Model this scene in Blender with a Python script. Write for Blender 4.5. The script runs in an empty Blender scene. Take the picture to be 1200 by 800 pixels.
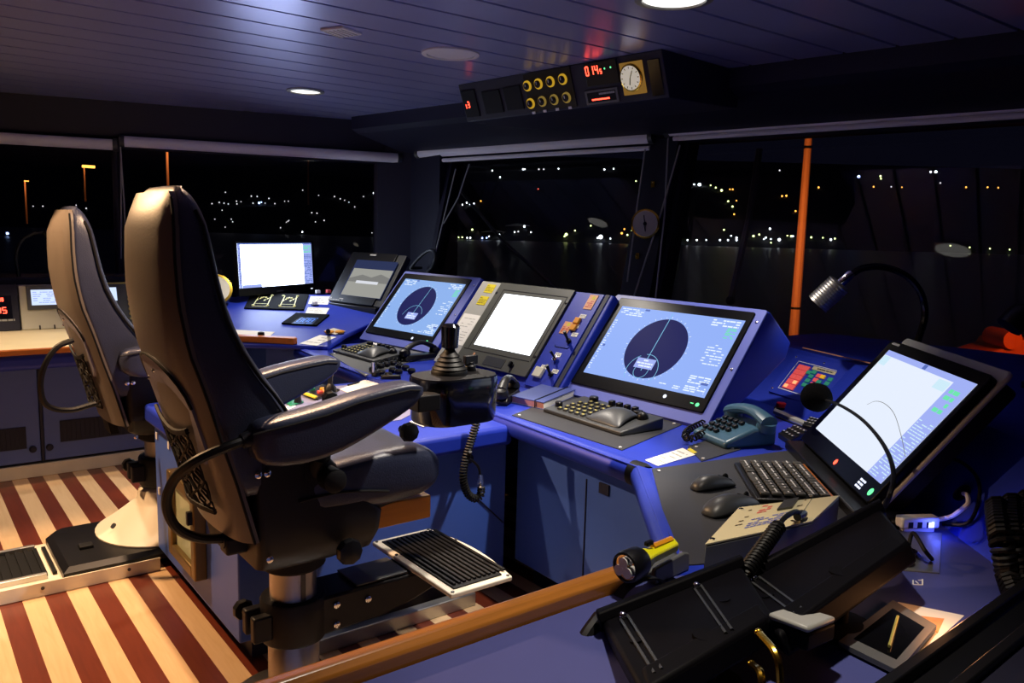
# Night watch on a ship's bridge: helm chairs, consoles and radar displays, harbour lights outside.
import bpy, bmesh, math, random
from mathutils import Vector as V, Matrix as M
random.seed(7)
SC = bpy.context.scene
COL = SC.collection
PI = math.pi
R_ = math.radians

# ------------------------------------------------------------------ camera (measured from the photograph)
F_PX, EYE = 946.0, V((0, 0, 1.5))
RC = M(((0.791, 0.062, -0.609), (-0.611, 0.124, -0.782), (0.027, 0.990, 0.136)))
_x = RC.row[0].normalized(); _z = RC.row[2] - RC.row[2].dot(_x) * _x; _z.normalize(); _y = _z.cross(_x)
RC = M((_x, _y, _z))

def ray(px, py):
    return RC @ V((px - 600, 400 - py, -F_PX))
def pz(px, py, z):                       # where the sight line of a pixel meets a level z
    r = ray(px, py); return EYE + r * ((z - EYE.z) / r.z)
def py_(px, py, Y):                      # ... meets the upright plane y = Y
    r = ray(px, py); return EYE + r * (Y / r.y)
def px_(px, py, X):
    r = ray(px, py); return EYE + r * (X / r.x)
def pp(px, py, p0, n):                   # ... meets a plane
    r = ray(px, py); return EYE + r * ((V(p0) - EYE).dot(V(n)) / r.dot(V(n)))

# ------------------------------------------------------------------ materials
def lin(c):
    c = c / 255.0
    return c / 12.92 if c <= 0.04045 else ((c + 0.055) / 1.055) ** 2.4
def srgb(r, g, b): return (lin(r), lin(g), lin(b), 1)

def mat(name, col, rough=0.5, metal=0.0, emit=None, es=1.0, var=0.0, vscale=8.0, bump=0.0, bscale=60.0, spec=0.5, coat=0.0, stretch=None):
    m = bpy.data.materials.new(name); m.use_nodes = True
    nt = m.node_tree; b = nt.nodes['Principled BSDF']
    if len(col) == 3: col = (*col, 1)
    b.inputs['Base Color'].default_value = col
    b.inputs['Roughness'].default_value = rough
    b.inputs['Metallic'].default_value = metal
    b.inputs['Specular IOR Level'].default_value = spec
    if coat: b.inputs['Coat Weight'].default_value = coat; b.inputs['Coat Roughness'].default_value = 0.15
    if emit:
        b.inputs['Emission Color'].default_value = (*emit[:3], 1)
        b.inputs['Emission Strength'].default_value = es
    if var or bump:
        tc = nt.nodes.new('ShaderNodeTexCoord')
        src = tc.outputs['Object']
        if stretch:
            mp = nt.nodes.new('ShaderNodeMapping'); mp.inputs['Scale'].default_value = stretch
            nt.links.new(src, mp.inputs['Vector']); src = mp.outputs['Vector']
    if var:
        n = nt.nodes.new('ShaderNodeTexNoise'); n.inputs['Scale'].default_value = vscale; n.inputs['Detail'].default_value = 4
        nt.links.new(src, n.inputs['Vector'])
        mx = nt.nodes.new('ShaderNodeMix'); mx.data_type = 'RGBA'
        mx.inputs['A'].default_value = tuple(c * (1 - var) for c in col[:3]) + (1,)
        mx.inputs['B'].default_value = tuple(min(1, c * (1 + var)) for c in col[:3]) + (1,)
        nt.links.new(n.outputs['Fac'], mx.inputs['Factor'])
        nt.links.new(mx.outputs['Result'], b.inputs['Base Color'])
    if bump:
        n2 = nt.nodes.new('ShaderNodeTexNoise'); n2.inputs['Scale'].default_value = bscale; n2.inputs['Detail'].default_value = 3
        nt.links.new(src, n2.inputs['Vector'])
        bp = nt.nodes.new('ShaderNodeBump'); bp.inputs['Strength'].default_value = bump; bp.inputs['Distance'].default_value = 0.002
        nt.links.new(n2.outputs['Fac'], bp.inputs['Height'])
        nt.links.new(bp.outputs['Normal'], b.inputs['Normal'])
    return m

def glow(name, col, es, sample=True):
    m = mat(name, (0.004, 0.004, 0.004), 0.4, emit=col, es=es, spec=0.02)
    if not sample: m.cycles.emission_sampling = 'NONE'
    return m

MT = {}
def defmats():
    D = MT
    D['blue'] = mat('blue_console_paint', srgb(24, 48, 170), 0.46, var=0.10, vscale=14, bump=0.15, bscale=350)
    D['bluepanel'] = mat('blue_cabinet_paint', srgb(62, 96, 190), 0.45, var=0.07, vscale=6, bump=0.12, bscale=300)
    D['bluelight'] = mat('pale_blue_frame_paint', srgb(92, 104, 190), 0.4, var=0.05)
    D['navy'] = mat('navy_lining', srgb(15, 14, 40), 0.6, var=0.1)
    D['navyd'] = mat('dark_navy_recess', srgb(12, 18, 48), 0.6)
    D['dark'] = mat('near_black_mat', srgb(44, 45, 50), 0.55, var=0.08, vscale=60, bump=0.2, bscale=400)
    D['black'] = mat('black_plastic', srgb(14, 14, 17), 0.38, var=0.1, vscale=20, spec=0.35)
    D['blackm'] = mat('matte_black', srgb(10, 10, 14), 0.65, spec=0.25)
    D['hood'] = mat('dull_black_casing', srgb(5, 4, 8), 0.6, spec=0.1)
    D['gloss'] = mat('glossy_black', srgb(9, 10, 14), 0.13)
    D['bezelblk'] = mat('black_bezel', srgb(8, 8, 11), 0.3, spec=0.15)
    D['counter'] = mat('violet_blue_counter_paint', srgb(70, 76, 140), 0.55, var=0.07, vscale=9)
    D['pod'] = mat('glossy_pod_plastic', srgb(14, 16, 30), 0.09, coat=0.5)
    D['leather'] = mat('black_leather', srgb(46, 51, 72), 0.34, var=0.18, vscale=9, bump=0.45, bscale=220)
    D['shell'] = mat('grey_vinyl_shell', srgb(98, 90, 84), 0.42, var=0.12, vscale=7, bump=0.2, bscale=180)
    D['insert'] = mat('grey_insert', srgb(118, 116, 132), 0.5, var=0.1)
    D['chairblk'] = mat('chair_black_steel', srgb(15, 15, 22), 0.5, var=0.1, spec=0.3)
    D['steel'] = mat('brushed_steel', srgb(175, 172, 170), 0.32, metal=1, var=0.08, vscale=30, stretch=(1, 1, 0.05))
    D['alu'] = mat('aluminium', srgb(190, 188, 182), 0.38, metal=0.9, var=0.06)
    D['chrome'] = mat('chrome', srgb(225, 225, 228), 0.14, metal=1)
    D['brass'] = mat('polished_brass', srgb(205, 168, 60), 0.2, metal=1, var=0.08)
    D['brassd'] = mat('bronze_frame', srgb(120, 100, 62), 0.4, metal=0.6, var=0.1)
    D['grey'] = mat('grey_plastic', srgb(92, 94, 96), 0.45, var=0.06, bump=0.1, bscale=300)
    D['greyg'] = mat('olive_grey_bezel', srgb(82, 83, 76), 0.45, var=0.06)
    D['greyd'] = mat('dark_grey_plastic', srgb(58, 60, 62), 0.4, var=0.08)
    D['greyl'] = mat('pale_grey_metal', srgb(168, 168, 162), 0.45, var=0.05)
    D['beige'] = mat('beige_metal', srgb(206, 196, 158), 0.45, var=0.04)
    D['white'] = mat('white_paper', srgb(238, 236, 228), 0.7, var=0.02)
    D['whitep'] = mat('white_plastic', srgb(228, 228, 226), 0.4)
    D['blind'] = mat('grey_blind_fabric', srgb(246, 240, 244), 0.7, var=0.04, vscale=4)
    D['cream'] = mat('cream_trim_paint', srgb(226, 216, 196), 0.5, var=0.05)
    D['ivory'] = mat('instrument_face', srgb(214, 210, 190), 0.5)
    D['wood'] = mat('varnished_wood', srgb(178, 112, 44), 0.28, var=0.3, vscale=9, stretch=(0.6, 12, 12), coat=0.4)
    D['woodo'] = mat('orange_varnished_wood', srgb(188, 104, 36), 0.35, var=0.22, vscale=10, stretch=(0.5, 9, 9))
    D['woody'] = mat('yellow_varnished_wood', srgb(205, 134, 40), 0.4, var=0.15, vscale=10, stretch=(0.5, 9, 9))
    D['isle'] = mat('pale_lilac_panel', srgb(122, 126, 164), 0.5, var=0.05)
    D['panelblk'] = mat('dull_black_panel', srgb(8, 8, 10), 0.8, spec=0.04)
    D['symbol'] = mat('pale_yellow_symbol', srgb(226, 222, 150), 0.6)
    D['bluegrey'] = mat('blue_grey_cabinet_paint', srgb(82, 104, 176), 0.5, var=0.06, vscale=6)
    D['rubber'] = mat('black_rubber', srgb(12, 12, 13), 0.5, spec=0.25)
    D['yellow'] = mat('yellow_plastic', srgb(236, 230, 20), 0.35, var=0.06)
    D['yelo'] = mat('amber_plastic', srgb(228, 152, 30), 0.35, var=0.05)
    D['phone'] = mat('teal_phone_plastic', srgb(62, 98, 122), 0.33, var=0.05)
    D['red'] = mat('red_plastic', srgb(190, 24, 28), 0.35)
    D['redp'] = mat('salmon_key', srgb(222, 84, 80), 0.4)
    D['green'] = mat('green_key', srgb(34, 120, 96), 0.4)
    D['orange'] = mat('orange_sticker', srgb(226, 160, 110), 0.5, var=0.25, vscale=90)
    D['sticky'] = mat('yellow_label', srgb(214, 196, 40), 0.6, var=0.05)
    D['pinkp'] = mat('pink_page_edge', srgb(214, 158, 150), 0.7)
    D['book'] = mat('blue_notebook_cover', srgb(62, 76, 142), 0.55, var=0.06, bump=0.2)
    D['map'] = None
    D['keyw'] = mat('pale_key', srgb(196, 190, 160), 0.5)
    D['keyy'] = mat('yellow_key_legend', srgb(170, 162, 84), 0.5)
    D['led_red'] = glow('red_led', (1, 0.06, 0.03), 5.0)
    D['led_red2'] = glow('dim_red_led', (1, 0.05, 0.03), 1.2, False)
    D['led_green'] = glow('green_led', (0.15, 1, 0.35), 1.6, False)
    D['led_blue'] = glow('blue_led', (0.12, 0.16, 1), 14.0)
    D['led_white'] = glow('white_led', (0.75, 0.8, 1), 1.5, False)
    D['scr_white'] = glow('white_chart_screen', (0.88, 0.93, 1.0), 3.2)
    D['scr_pc'] = glow('white_monitor_screen', (0.66, 0.77, 1.0), 9.0)
    D['scr_blue'] = glow('radar_blue_screen', (0.30, 0.45, 0.95), 1.0)
    D['scr_blue1'] = glow('radar_pale_blue_screen', (0.27, 0.45, 0.86), 1.0)
    D['scr_navy'] = glow('radar_navy_disc', (0.012, 0.014, 0.10), 1.0, False)
    D['scr_line'] = glow('radar_cyan_line', (0.22, 0.55, 0.85), 1.0, False)
    D['scr_txt'] = glow('screen_white_text', (0.80, 0.90, 1.0), 1.1, False)
    D['scr_grn'] = glow('screen_green_text', (0.16, 0.80, 0.42), 1.0, False)
    D['scr_box'] = glow('screen_blue_box', (0.10, 0.16, 0.50), 1.0, False)
    D['scr_dk'] = glow('screen_dark_strip', (0.02, 0.03, 0.09), 1.0, False)
    D['scr_side'] = glow('screen_lilac_panel', (0.36, 0.44, 0.92), 1.0, False)
    D['scr_lcd'] = glow('small_lcd', (0.62, 0.74, 1.0), 1.15, False)
    D['scr_cyan'] = glow('blue_digit_screen', (0.12, 0.30, 0.95), 1.0, False)
    D['scr_grey'] = glow('grey_picture_screen', (0.33, 0.33, 0.30), 1.0, False)
    D['scr_greyd'] = glow('grey_picture_detail', (0.20, 0.20, 0.19), 1.0, False)
    D['lamp'] = glow('lamp_glass_lit', (1.0, 0.97, 0.92), 1.5, False)
    D['lampw'] = glow('warm_bulb', (1.0, 0.86, 0.66), 1.3, False)
    D['lampoff'] = mat('lamp_glass_off', srgb(205, 202, 205), 0.4)
    D['gauge_lit'] = glow('lit_dial', (0.70, 0.36, 0.07), 0.28, False)
    D['amber'] = glow('amber_ring_light', (0.95, 0.55, 0.04), 0.50, False)
    D['amberd'] = glow('dim_amber_ring_light', (0.70, 0.46, 0.10), 0.28, False)

class B:
    """collects shapes; build() links them as one mesh object"""
    def __init__(s, T=None):
        s.bm = bmesh.new(); s.T = T or M.Identity(4); s.mi = 0
    def _v(s, p): return s.bm.verts.new(s.T @ V(p))
    def _f(s, vs):
        try:
            f = s.bm.faces.new(vs); f.material_index = s.mi; return f
        except ValueError: return None
    def box(s, c, size, rot=None):
        c = V(c); h = V(size) / 2
        m = M.Rotation(rot[0], 3, rot[1]) if rot and isinstance(rot, tuple) else (rot or M.Identity(3))
        vs = [s._v(c + m @ V((sx * h.x, sy * h.y, sz * h.z))) for sx in (-1, 1) for sy in (-1, 1) for sz in (-1, 1)]
        for q in ((0, 1, 3, 2), (4, 6, 7, 5), (0, 4, 5, 1), (2, 3, 7, 6), (0, 2, 6, 4), (1, 5, 7, 3)):
            s._f([vs[i] for i in q])
        return s
    def prism(s, poly, vec):
        vec = V(vec)
        a = [s._v(p) for p in poly]; b = [s._v(V(p) + vec) for p in poly]
        s._f(a[::-1]); s._f(b)
        n = len(a)
        for i in range(n): s._f([a[i], a[(i + 1) % n], b[(i + 1) % n], b[i]])
        return s
    def slab(s, quad, t):                # quad seen from its front side anticlockwise; thickness goes behind
        q = [V(p) for p in quad]
        n = (q[1] - q[0]).cross(q[-1] - q[0]).normalized()
        return s.prism(q, -n * t)
    def quad(s, q): s._f([s._v(p) for p in q]); return s
    def poly(s, q): s._f([s._v(p) for p in q]); return s
    def loft(s, rings, caps=True, close=True):
        vr = [[s._v(p) for p in r] for r in rings]
        n = len(vr[0])
        for a, b in zip(vr, vr[1:]):
            for i in range(n if close else n - 1):
                s._f([a[i], a[(i + 1) % n], b[(i + 1) % n], b[i]])
        if caps: s._f(vr[0][::-1]); s._f(vr[-1])
        return s
    def tube(s, pts, r, n=8, closed=False):
        pts = [V(p) for p in pts]
        k = len(pts)
        rr = r if isinstance(r, (list, tuple)) else [r] * k
        t0 = (pts[1] - pts[0]).normalized()
        u = t0.orthogonal().normalized()
        rings = []
        for i, p in enumerate(pts):
            if closed: t = pts[(i + 1) % k] - pts[i - 1]
            else: t = pts[min(i + 1, k - 1)] - pts[max(i - 1, 0)]
            if t.length < 1e-9: t = t0
            t.normalize()
            u = u - u.dot(t) * t
            u = u.normalized() if u.length > 1e-6 else t.orthogonal().normalized()
            w = t.cross(u)
            rings.append([p + (u * math.cos(a) + w * math.sin(a)) * rr[i] for a in [2 * PI * j / n for j in range(n)]])
        if closed: rings.append(rings[0]); s.loft(rings, caps=False)
        else: s.loft(rings)
        return s
    def lathe(s, prof, n=24, c=(0, 0, 0), axis=None):
        c = V(c)
        q = V((0, 0, 1)).rotation_difference(V(axis)).to_matrix() if axis is not None else M.Identity(3)
        rings = []
        for r, z in prof:
            r = max(r, 1e-4)
            rings.append([c + q @ V((r * math.cos(2 * PI * j / n), r * math.sin(2 * PI * j / n), z)) for j in range(n)])
        return s.loft(rings)
    def ball(s, c, r, sc=(1, 1, 1), n=12, m=8):
        c = V(c)
        return s.loft([[c + V((r * sc[0] * math.sin(a) * math.cos(b), r * sc[1] * math.sin(a) * math.sin(b), -r * sc[2] * math.cos(a)))
                        for b in [2 * PI * j / n for j in range(n)]] for a in [max(0.02, min(PI - 0.02, PI * i / m)) for i in range(m + 1)]])
    def build(s, name, m, parent=None, bev=0.0, smooth=None, sub=0, seg=2, label=None, ang=35):
        me = bpy.data.meshes.new(name)
        bmesh.ops.recalc_face_normals(s.bm, faces=s.bm.faces)
        s.bm.to_mesh(me); s.bm.free()
        for mm in (m if isinstance(m, (list, tuple)) else [m]): me.materials.append(MT[mm] if isinstance(mm, str) else mm)
        o = bpy.data.objects.new(name, me); COL.objects.link(o)
        if parent is not None: o.parent = parent
        if bev:
            md = o.modifiers.new('bevel', 'BEVEL'); md.width = bev; md.segments = seg; md.limit_method = 'ANGLE'; md.angle_limit = R_(30)
        if sub:
            md = o.modifiers.new('sub', 'SUBSURF'); md.levels = sub; md.render_levels = sub
        if smooth is None or smooth:
            for p in me.polygons: p.use_smooth = True
            if not sub: me.set_sharp_from_angle(angle=R_(ang))
        if label: o['label'] = label
        return o

def thing(name, label, cat, loc=(0, 0, 0), rotz=0.0, group=None):
    o = bpy.data.objects.new(name, None); COL.objects.link(o)
    o.location = loc; o.rotation_euler = (0, 0, rotz); o.empty_display_size = 0.05
    return tag(o, label, cat, group)
def tag(o, label, cat, group=None):
    o['label'] = label; o['category'] = cat
    if group: o['group'] = group
    return o
def struct(o, label=None, cat=None):
    o['kind'] = 'structure'
    if label: o['label'] = label
    if cat: o['category'] = cat
    return o
def inv(o):                              # world point -> local of an unparented empty
    return (M.Translation(V(o.location)) @ M.Rotation(o.rotation_euler.z, 4, 'Z')).inverted()
def spline(pts, n=8):                    # Catmull-Rom through the points
    p = [V(q) for q in pts]; p = [p[0] * 2 - p[1]] + p + [p[-1] * 2 - p[-2]]
    out = []
    for i in range(1, len(p) - 2):
        for k in range(n):
            t = k / n
            out.append(0.5 * ((2 * p[i]) + (p[i + 1] - p[i - 1]) * t + (2 * p[i - 1] - 5 * p[i] + 4 * p[i + 1] - p[i + 2]) * t * t
                              + (3 * p[i] - p[i - 1] - 3 * p[i + 1] + p[i + 2]) * t ** 3))
    out.append(p[-2]); return out
def coil(path, rad, turns, r, per=7):    # helix wound round a path
    pts = [V(q) for q in path]
    L = [0]
    for a, b in zip(pts, pts[1:]): L.append(L[-1] + (b - a).length)
    out = []; N = int(turns * per); u = None
    for k in range(N + 1):
        s = L[-1] * k / N; i = 0
        while i < len(L) - 2 and L[i + 1] < s: i += 1
        f = (s - L[i]) / max(1e-9, L[i + 1] - L[i]); p = pts[i].lerp(pts[i + 1], f)
        t = (pts[i + 1] - pts[i]).normalized()
        u = (u - u.dot(t) * t).normalized() if u is not None else t.orthogonal().normalized()
        w = t.cross(u); a = 2 * PI * turns * k / N
        out.append(p + (u * math.cos(a) + w * math.sin(a)) * rad)
    return out
def rrect(w, h, r, n=5, cx=0, cy=0):     # rounded rectangle outline
    out = []
    for (sx, sy, a0) in ((1, 1, 0), (-1, 1, 90), (-1, -1, 180), (1, -1, 270)):
        for k in range(n + 1):
            a = R_(a0 + 90 * k / n)
            out.append((cx + sx * (w / 2 - r) + r * math.cos(a), cy + sy * (h / 2 - r) + r * math.sin(a)))
    return out

class Panel:
    """a tilted rectangle standing on its bottom edge: (u right, v up along the face, w out of the face)"""
    def __init__(s, Bp, yaw, tilt):
        s.B = V(Bp); s.yaw = R_(yaw); s.t = R_(tilt)
        c, n = math.cos(s.t), math.sin(s.t)
        s.L = M(((1, 0, 0, 0), (0, n, -c, 0), (0, c, n, 0), (0, 0, 0, 1)))      # (u,v,w) -> local of the thing
        s.W = M.Translation(s.B) @ M.Rotation(s.yaw, 4, 'Z') @ s.L
        s.nrm = (s.W.to_3x3() @ V((0, 0, 1))).normalized()
    def uv(s, px, py, w=0.0):
        p = s.W.inverted() @ pp(px, py, s.B + s.nrm * w, s.nrm); return (p.x, p.y)
    def thing(s, name, label, cat, group=None):
        return thing(name, label, cat, s.B, s.yaw, group)
    def b(s): return B(s.L)

def dashes(b, u0, v0, u1, v1, rows, w, dens=0.6, hgt=0.45, mn=0.1, mx=0.4, seed=1):
    """rows of small marks standing for unreadable lines of type"""
    rnd = random.Random(seed)
    for r in range(rows):
        y = v1 - (v1 - v0) * (r + 0.5) / rows; h = (v1 - v0) / rows * hgt / 2
        x = u0
        while x < u1:
            L = (u1 - u0) * rnd.uniform(mn, mx)
            if rnd.random() < dens:
                e = min(u1, x + L * 0.85)
                b.quad([(x, y - h, w), (e, y - h, w), (e, y + h, w), (x, y + h, w)])
            x += L
def rect(b, u0, v0, u1, v1, w): b.quad([(u0, v0, w), (u1, v0, w), (u1, v1, w), (u0, v1, w)])
def disc(b, cx, cy, r, w, n=48): b.poly([(cx + r * math.cos(2 * PI * k / n), cy + r * math.sin(2 * PI * k / n), w) for k in range(n)])
def ring(b, cx, cy, r, t, w, n=48, a0=0, a1=360):
    for k in range(n):
        a, c = R_(a0 + (a1 - a0) * k / n), R_(a0 + (a1 - a0) * (k + 1) / n)
        b.quad([(cx + q * math.cos(x), cy + q * math.sin(x), w) for q, x in ((r - t, a), (r + t, a), (r + t, c), (r - t, c))])
def line(b, p, q, t, w):
    p, q = V((*p, 0)), V((*q, 0)); d = (q - p).normalized(); n = V((-d.y, d.x, 0)) * t
    b.quad([(v.x, v.y, w) for v in (p - n, q - n, q + n, p + n)])
SEG = {'0': 'abcdef', '1': 'bc', '4': 'fgbc', '5': 'afgcd', '8': 'abcdefg', '7': 'abc', '2': 'abged', '3': 'abgcd', '6': 'afgedc', '9': 'abcdfg'}
def digit(b, ch, x, y, w, h, t, z):      # seven-segment figure
    P = {'a': (0, 1, 1, 1), 'b': (1, .5, 1, 1), 'c': (1, 0, 1, .5), 'd': (0, 0, 1, 0), 'e': (0, 0, 0, .5), 'f': (0, .5, 0, 1), 'g': (0, .5, 1, .5)}
    for k in SEG[ch]:
        a = P[k]; line(b, (x + a[0] * w, y + a[1] * h), (x + a[2] * w, y + a[3] * h), t, z)
defmats()
# ------------------------------------------------------------------ the room
def nodes(m): return m.node_tree.nodes, m.node_tree.links
def floor_mat():
    m = mat('striped_wood_floor', srgb(190, 150, 96), 0.32)
    N, Lk = nodes(m); b = N['Principled BSDF']
    tc = N.new('ShaderNodeTexCoord'); sx = N.new('ShaderNodeSeparateXYZ'); Lk.new(tc.outputs['Object'], sx.inputs[0])
    a = N.new('ShaderNodeMath'); a.operation = 'SUBTRACT'; a.inputs[1].default_value = 0.425 - 0.1545 * 40
    Lk.new(sx.outputs['X'], a.inputs[0])
    md = N.new('ShaderNodeMath'); md.operation = 'MODULO'; md.inputs[1].default_value = 0.1545; Lk.new(a.outputs[0], md.inputs[0])
    lt = N.new('ShaderNodeMath'); lt.operation = 'LESS_THAN'; lt.inputs[1].default_value = 0.077; Lk.new(md.outputs[0], lt.inputs[0])
    mp = N.new('ShaderNodeMapping'); mp.inputs['Scale'].default_value = (14, 1.2, 1); Lk.new(tc.outputs['Object'], mp.inputs[0])
    nz = N.new('ShaderNodeTexNoise'); nz.inputs['Scale'].default_value = 3; nz.inputs['Detail'].default_value = 6; nz.inputs['Distortion'].default_value = 1.2
    Lk.new(mp.outputs[0], nz.inputs['Vector'])
    def ramp(c0, c1):
        mx = N.new('ShaderNodeMix'); mx.data_type = 'RGBA'; mx.inputs['A'].default_value = c0; mx.inputs['B'].default_value = c1
        Lk.new(nz.outputs['Fac'], mx.inputs['Factor']); return mx
    lg = ramp(srgb(206, 168, 124), srgb(232, 200, 158)); dk = ramp(srgb(84, 34, 22), srgb(120, 54, 34))
    mx = N.new('ShaderNodeMix'); mx.data_type = 'RGBA'
    Lk.new(lt.outputs[0], mx.inputs['Factor']); Lk.new(lg.outputs['Result'], mx.inputs['A']); Lk.new(dk.outputs['Result'], mx.inputs['B'])
    Lk.new(mx.outputs['Result'], b.inputs['Base Color'])
    b.inputs['Coat Weight'].default_value = 0.25; b.inputs['Coat Roughness'].default_value = 0.2
    return m
MT['floor'] = floor_mat()
def ceil_mat():
    m = mat('lacquered_ceiling_planks', srgb(186, 188, 236), 0.28, metal=0.62, var=0.05, vscale=3)
    m.node_tree.nodes['Principled BSDF'].inputs['Specular IOR Level'].default_value = 1.0
    return m
MT['ceil'] = ceil_mat()
def glass_mat():
    m = bpy.data.materials.new('window_glass'); m.use_nodes = True; N, Lk = nodes(m); N.clear()
    o = N.new('ShaderNodeOutputMaterial'); mx = N.new('ShaderNodeMixShader'); t = N.new('ShaderNodeBsdfTransparent'); g = N.new('ShaderNodeBsdfGlossy')
    t.inputs[0].default_value = (0.90, 0.92, 0.95, 1); g.inputs['Roughness'].default_value = 0.01; g.inputs[0].default_value = (1, 1, 1, 1)
    f = N.new('ShaderNodeFresnel'); f.inputs[0].default_value = 1.45
    Lk.new(f.outputs[0], mx.inputs[0]); Lk.new(t.outputs[0], mx.inputs[1]); Lk.new(g.outputs[0], mx.inputs[2]); Lk.new(mx.outputs[0], o.inputs[0])
    return m
MT['glass'] = glass_mat()

b = B(); b.poly([(-2.6, -1.6, 0), (5.2, -1.6, 0), (5.2, 8.4, 0), (-2.6, 8.4, 0)])
struct(b.build('floor', 'floor'), 'floor of alternating pale and dark reddish wood stripes', 'floor')
b = B()
for k in range(-12, 26):
    y = 1.525 + 0.245 * k
    b.box((1.2, y + 0.1225, 2.41), (7.6, 0.225, 0.02))
b.mi = 1; b.box((1.2, 3.1, 2.445), (7.6, 10.4, 0.04))
struct(b.build('ceiling', ['ceil', 'navyd'], smooth=False), 'ceiling of long lilac grey planks with dark gaps', 'ceiling')

K = V((3.79, 6.44, 0)); A_ = V((0.153, -0.988, 0)).normalized(); NA = V((0.988, 0.153, 0)).normalized()
L_ = V((-0.966, 0.26, 0)).normalized(); NL = V((0.26, 0.966, 0)).normalized()
LEAN = 0.24
def WA(t, z, d=0.0): return K + A_ * t + NA * (d - (2.1 - z) * LEAN) + V((0, 0, z))
def WL(t, z, d=0.0): return K + L_ * t + NL * d + V((0, 0, z))
NAP = (A_.cross(NA * LEAN + V((0, 0, 1)))).normalized()
def ta(px, py, d=0.0):
    p = pp(px, py, WA(0, 2.1, d), NAP); return (p - K).dot(A_), p.z
def tl(px, py, d=0.0):
    p = pp(px, py, WL(0, 2.1, d), NL); return (p - K).dot(L_), p.z
def wbar(W, t0, t1, z0, z1, d0, d1, b):  # a bar lying in a window wall
    b.loft([[W(t, z0, d0), W(t, z0, d1), W(t, z1, d1), W(t, z1, d0)] for t in (t0, t1)]); return b

TA_END = 8.2; TL_END = 6.6
b = B(); wbar(WA, -0.2, TA_END, 2.12, 2.45, 0.0, 0.14, b); wbar(WA, -0.2, TA_END, 0.84, 0.90, 0.0, 0.14, b); b.loft([[WA(t, .84, 0) - V((0, 0, .84)), WA(t, .84, .14) - V((0, 0, .84)), WA(t, .84, .14), WA(t, .84, 0)] for t in (-.2, TA_END)])
struct(b.build('wall_front', 'navy'), 'dark navy front wall above and below the forward windows', 'wall')
b = B(); wbar(WL, -0.2, TL_END, 2.08, 2.45, 0.0, 0.14, b); wbar(WL, -0.2, TL_END, 0.0, 0.98, 0.0, 0.14, b)
struct(b.build('wall_left', 'navy'), 'dark navy wall above and below the left hand windows', 'wall')
b = B(); b.box((-2.65, 3.4, 1.2), (0.1, 10.2, 2.5)); struct(b.build('wall_aft', 'navy'), 'dark aft wall behind the chairs', 'wall')
b = B(); b.box((1.3, -1.65, 1.2), (7.9, 0.1, 2.5)); struct(b.build('wall_right', 'navy'), 'dark wall behind the camera', 'wall')
# sloped soffit over the forward windows
b = B()
b.loft([[WA(t, 2.1, -0.66) + V((0, 0, 0.33)), WA(t, 2.1, 0.02) + V((0, 0, 0.33)), WA(t, 2.1, 0.02) + V((0, 0, 0.05)), WA(t, 2.1, -0.10) + V((0, 0, 0.05)), WA(t, 2.1, -0.60) + V((0, 0, 0.17)), WA(t, 2.1, -0.66) + V((0, 0, 0.20))] for t in (0.05, TA_END)])
struct(b.build('trim_1', 'navy', smooth=False), 'dark sloping soffit along the ceiling over the forward windows', 'soffit')
b = B()
b.loft([[WL(t, 2.42, -0.14), WL(t, 2.42, 0.02), WL(t, 2.14, 0.02), WL(t, 2.14, -0.06)] for t in (0.1, TL_END)])
struct(b.build('trim_2', 'navy', smooth=False), 'dark fascia along the ceiling over the left hand windows', 'fascia')

# windows: mullions with their panes
def window(n, W, t0, t1, z0, z1, label, wl=0.05, wr=0.05):
    f = B(); wbar(W, t0 - wl, t0, z0, z1, -0.02, 0.12, f); wbar(W, t1, t1 + wr, z0, z1, -0.02, 0.12, f)
    wbar(W, t0, t1, z0 - 0.02, z0 + 0.02, -0.02, 0.12, f); wbar(W, t0, t1, z1 - 0.02, z1 + 0.02, -0.02, 0.12, f)
    o = struct(f.build('window_%d' % n, 'navy', smooth=False), label, 'window')
    g = B(); g.quad([W(t0, z0, 0.05), W(t1, z0, 0.05), W(t1, z1, 0.05), W(t0, z1, 0.05)])
    g.build('pane', 'glass', o, smooth=False)
    return o
tA = [ta(516, 270)[0], ta(752, 230)[0], ta(797, 230)[0]]
window(1, WA, tA[0], tA[1], 0.90, 2.12, 'forward window left of the mullion that carries the brass gauge')
window(2, WA, tA[2], TA_END - 1.2, 0.90, 2.12, 'large forward window with the orange lit post behind it')
tL = [tl(462, 240)[0], tl(143, 240)[0], tl(133, 240)[0]]
window(3, WL, tL[0], tL[1], 0.98, 2.08, 'left hand window behind the white monitor')
window(4, WL, tL[2], TL_END - 1.0, 0.98, 2.08, 'left hand window at the picture edge behind the far chair')
b = B(); wbar(WA, tA[1] + 0.04, tA[2] - 0.03, 0.9, 2.2, -0.10, 0.10, b)
struct(b.build('trim_3', 'navy', smooth=False), 'dark blue mullion between the two forward windows', 'mullion')
b = B(); b.prism([K + L_ * 0.30 - NL * 0.05, K - NL * 0.15 - NA * 0.03, K + A_ * (tA[0] - 0.05) - NA * 0.12, K + A_ * (tA[0] - 0.05) + NA * 0.1, K + (NA + NL) * 0.1, K + L_ * 0.30 + NL * 0.1], (0, 0, 2.42))
struct(b.build('trim_4', 'navy', smooth=False), 'dark corner post between the left and forward windows', 'post')
b = B(); wbar(WL, tL[1] + 0.02, tL[2] - 0.02, 0.98, 2.1, -0.06, 0.10, b)
struct(b.build('trim_5', 'navy', smooth=False), 'slim dark mullion between the left hand windows', 'mullion')

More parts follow.
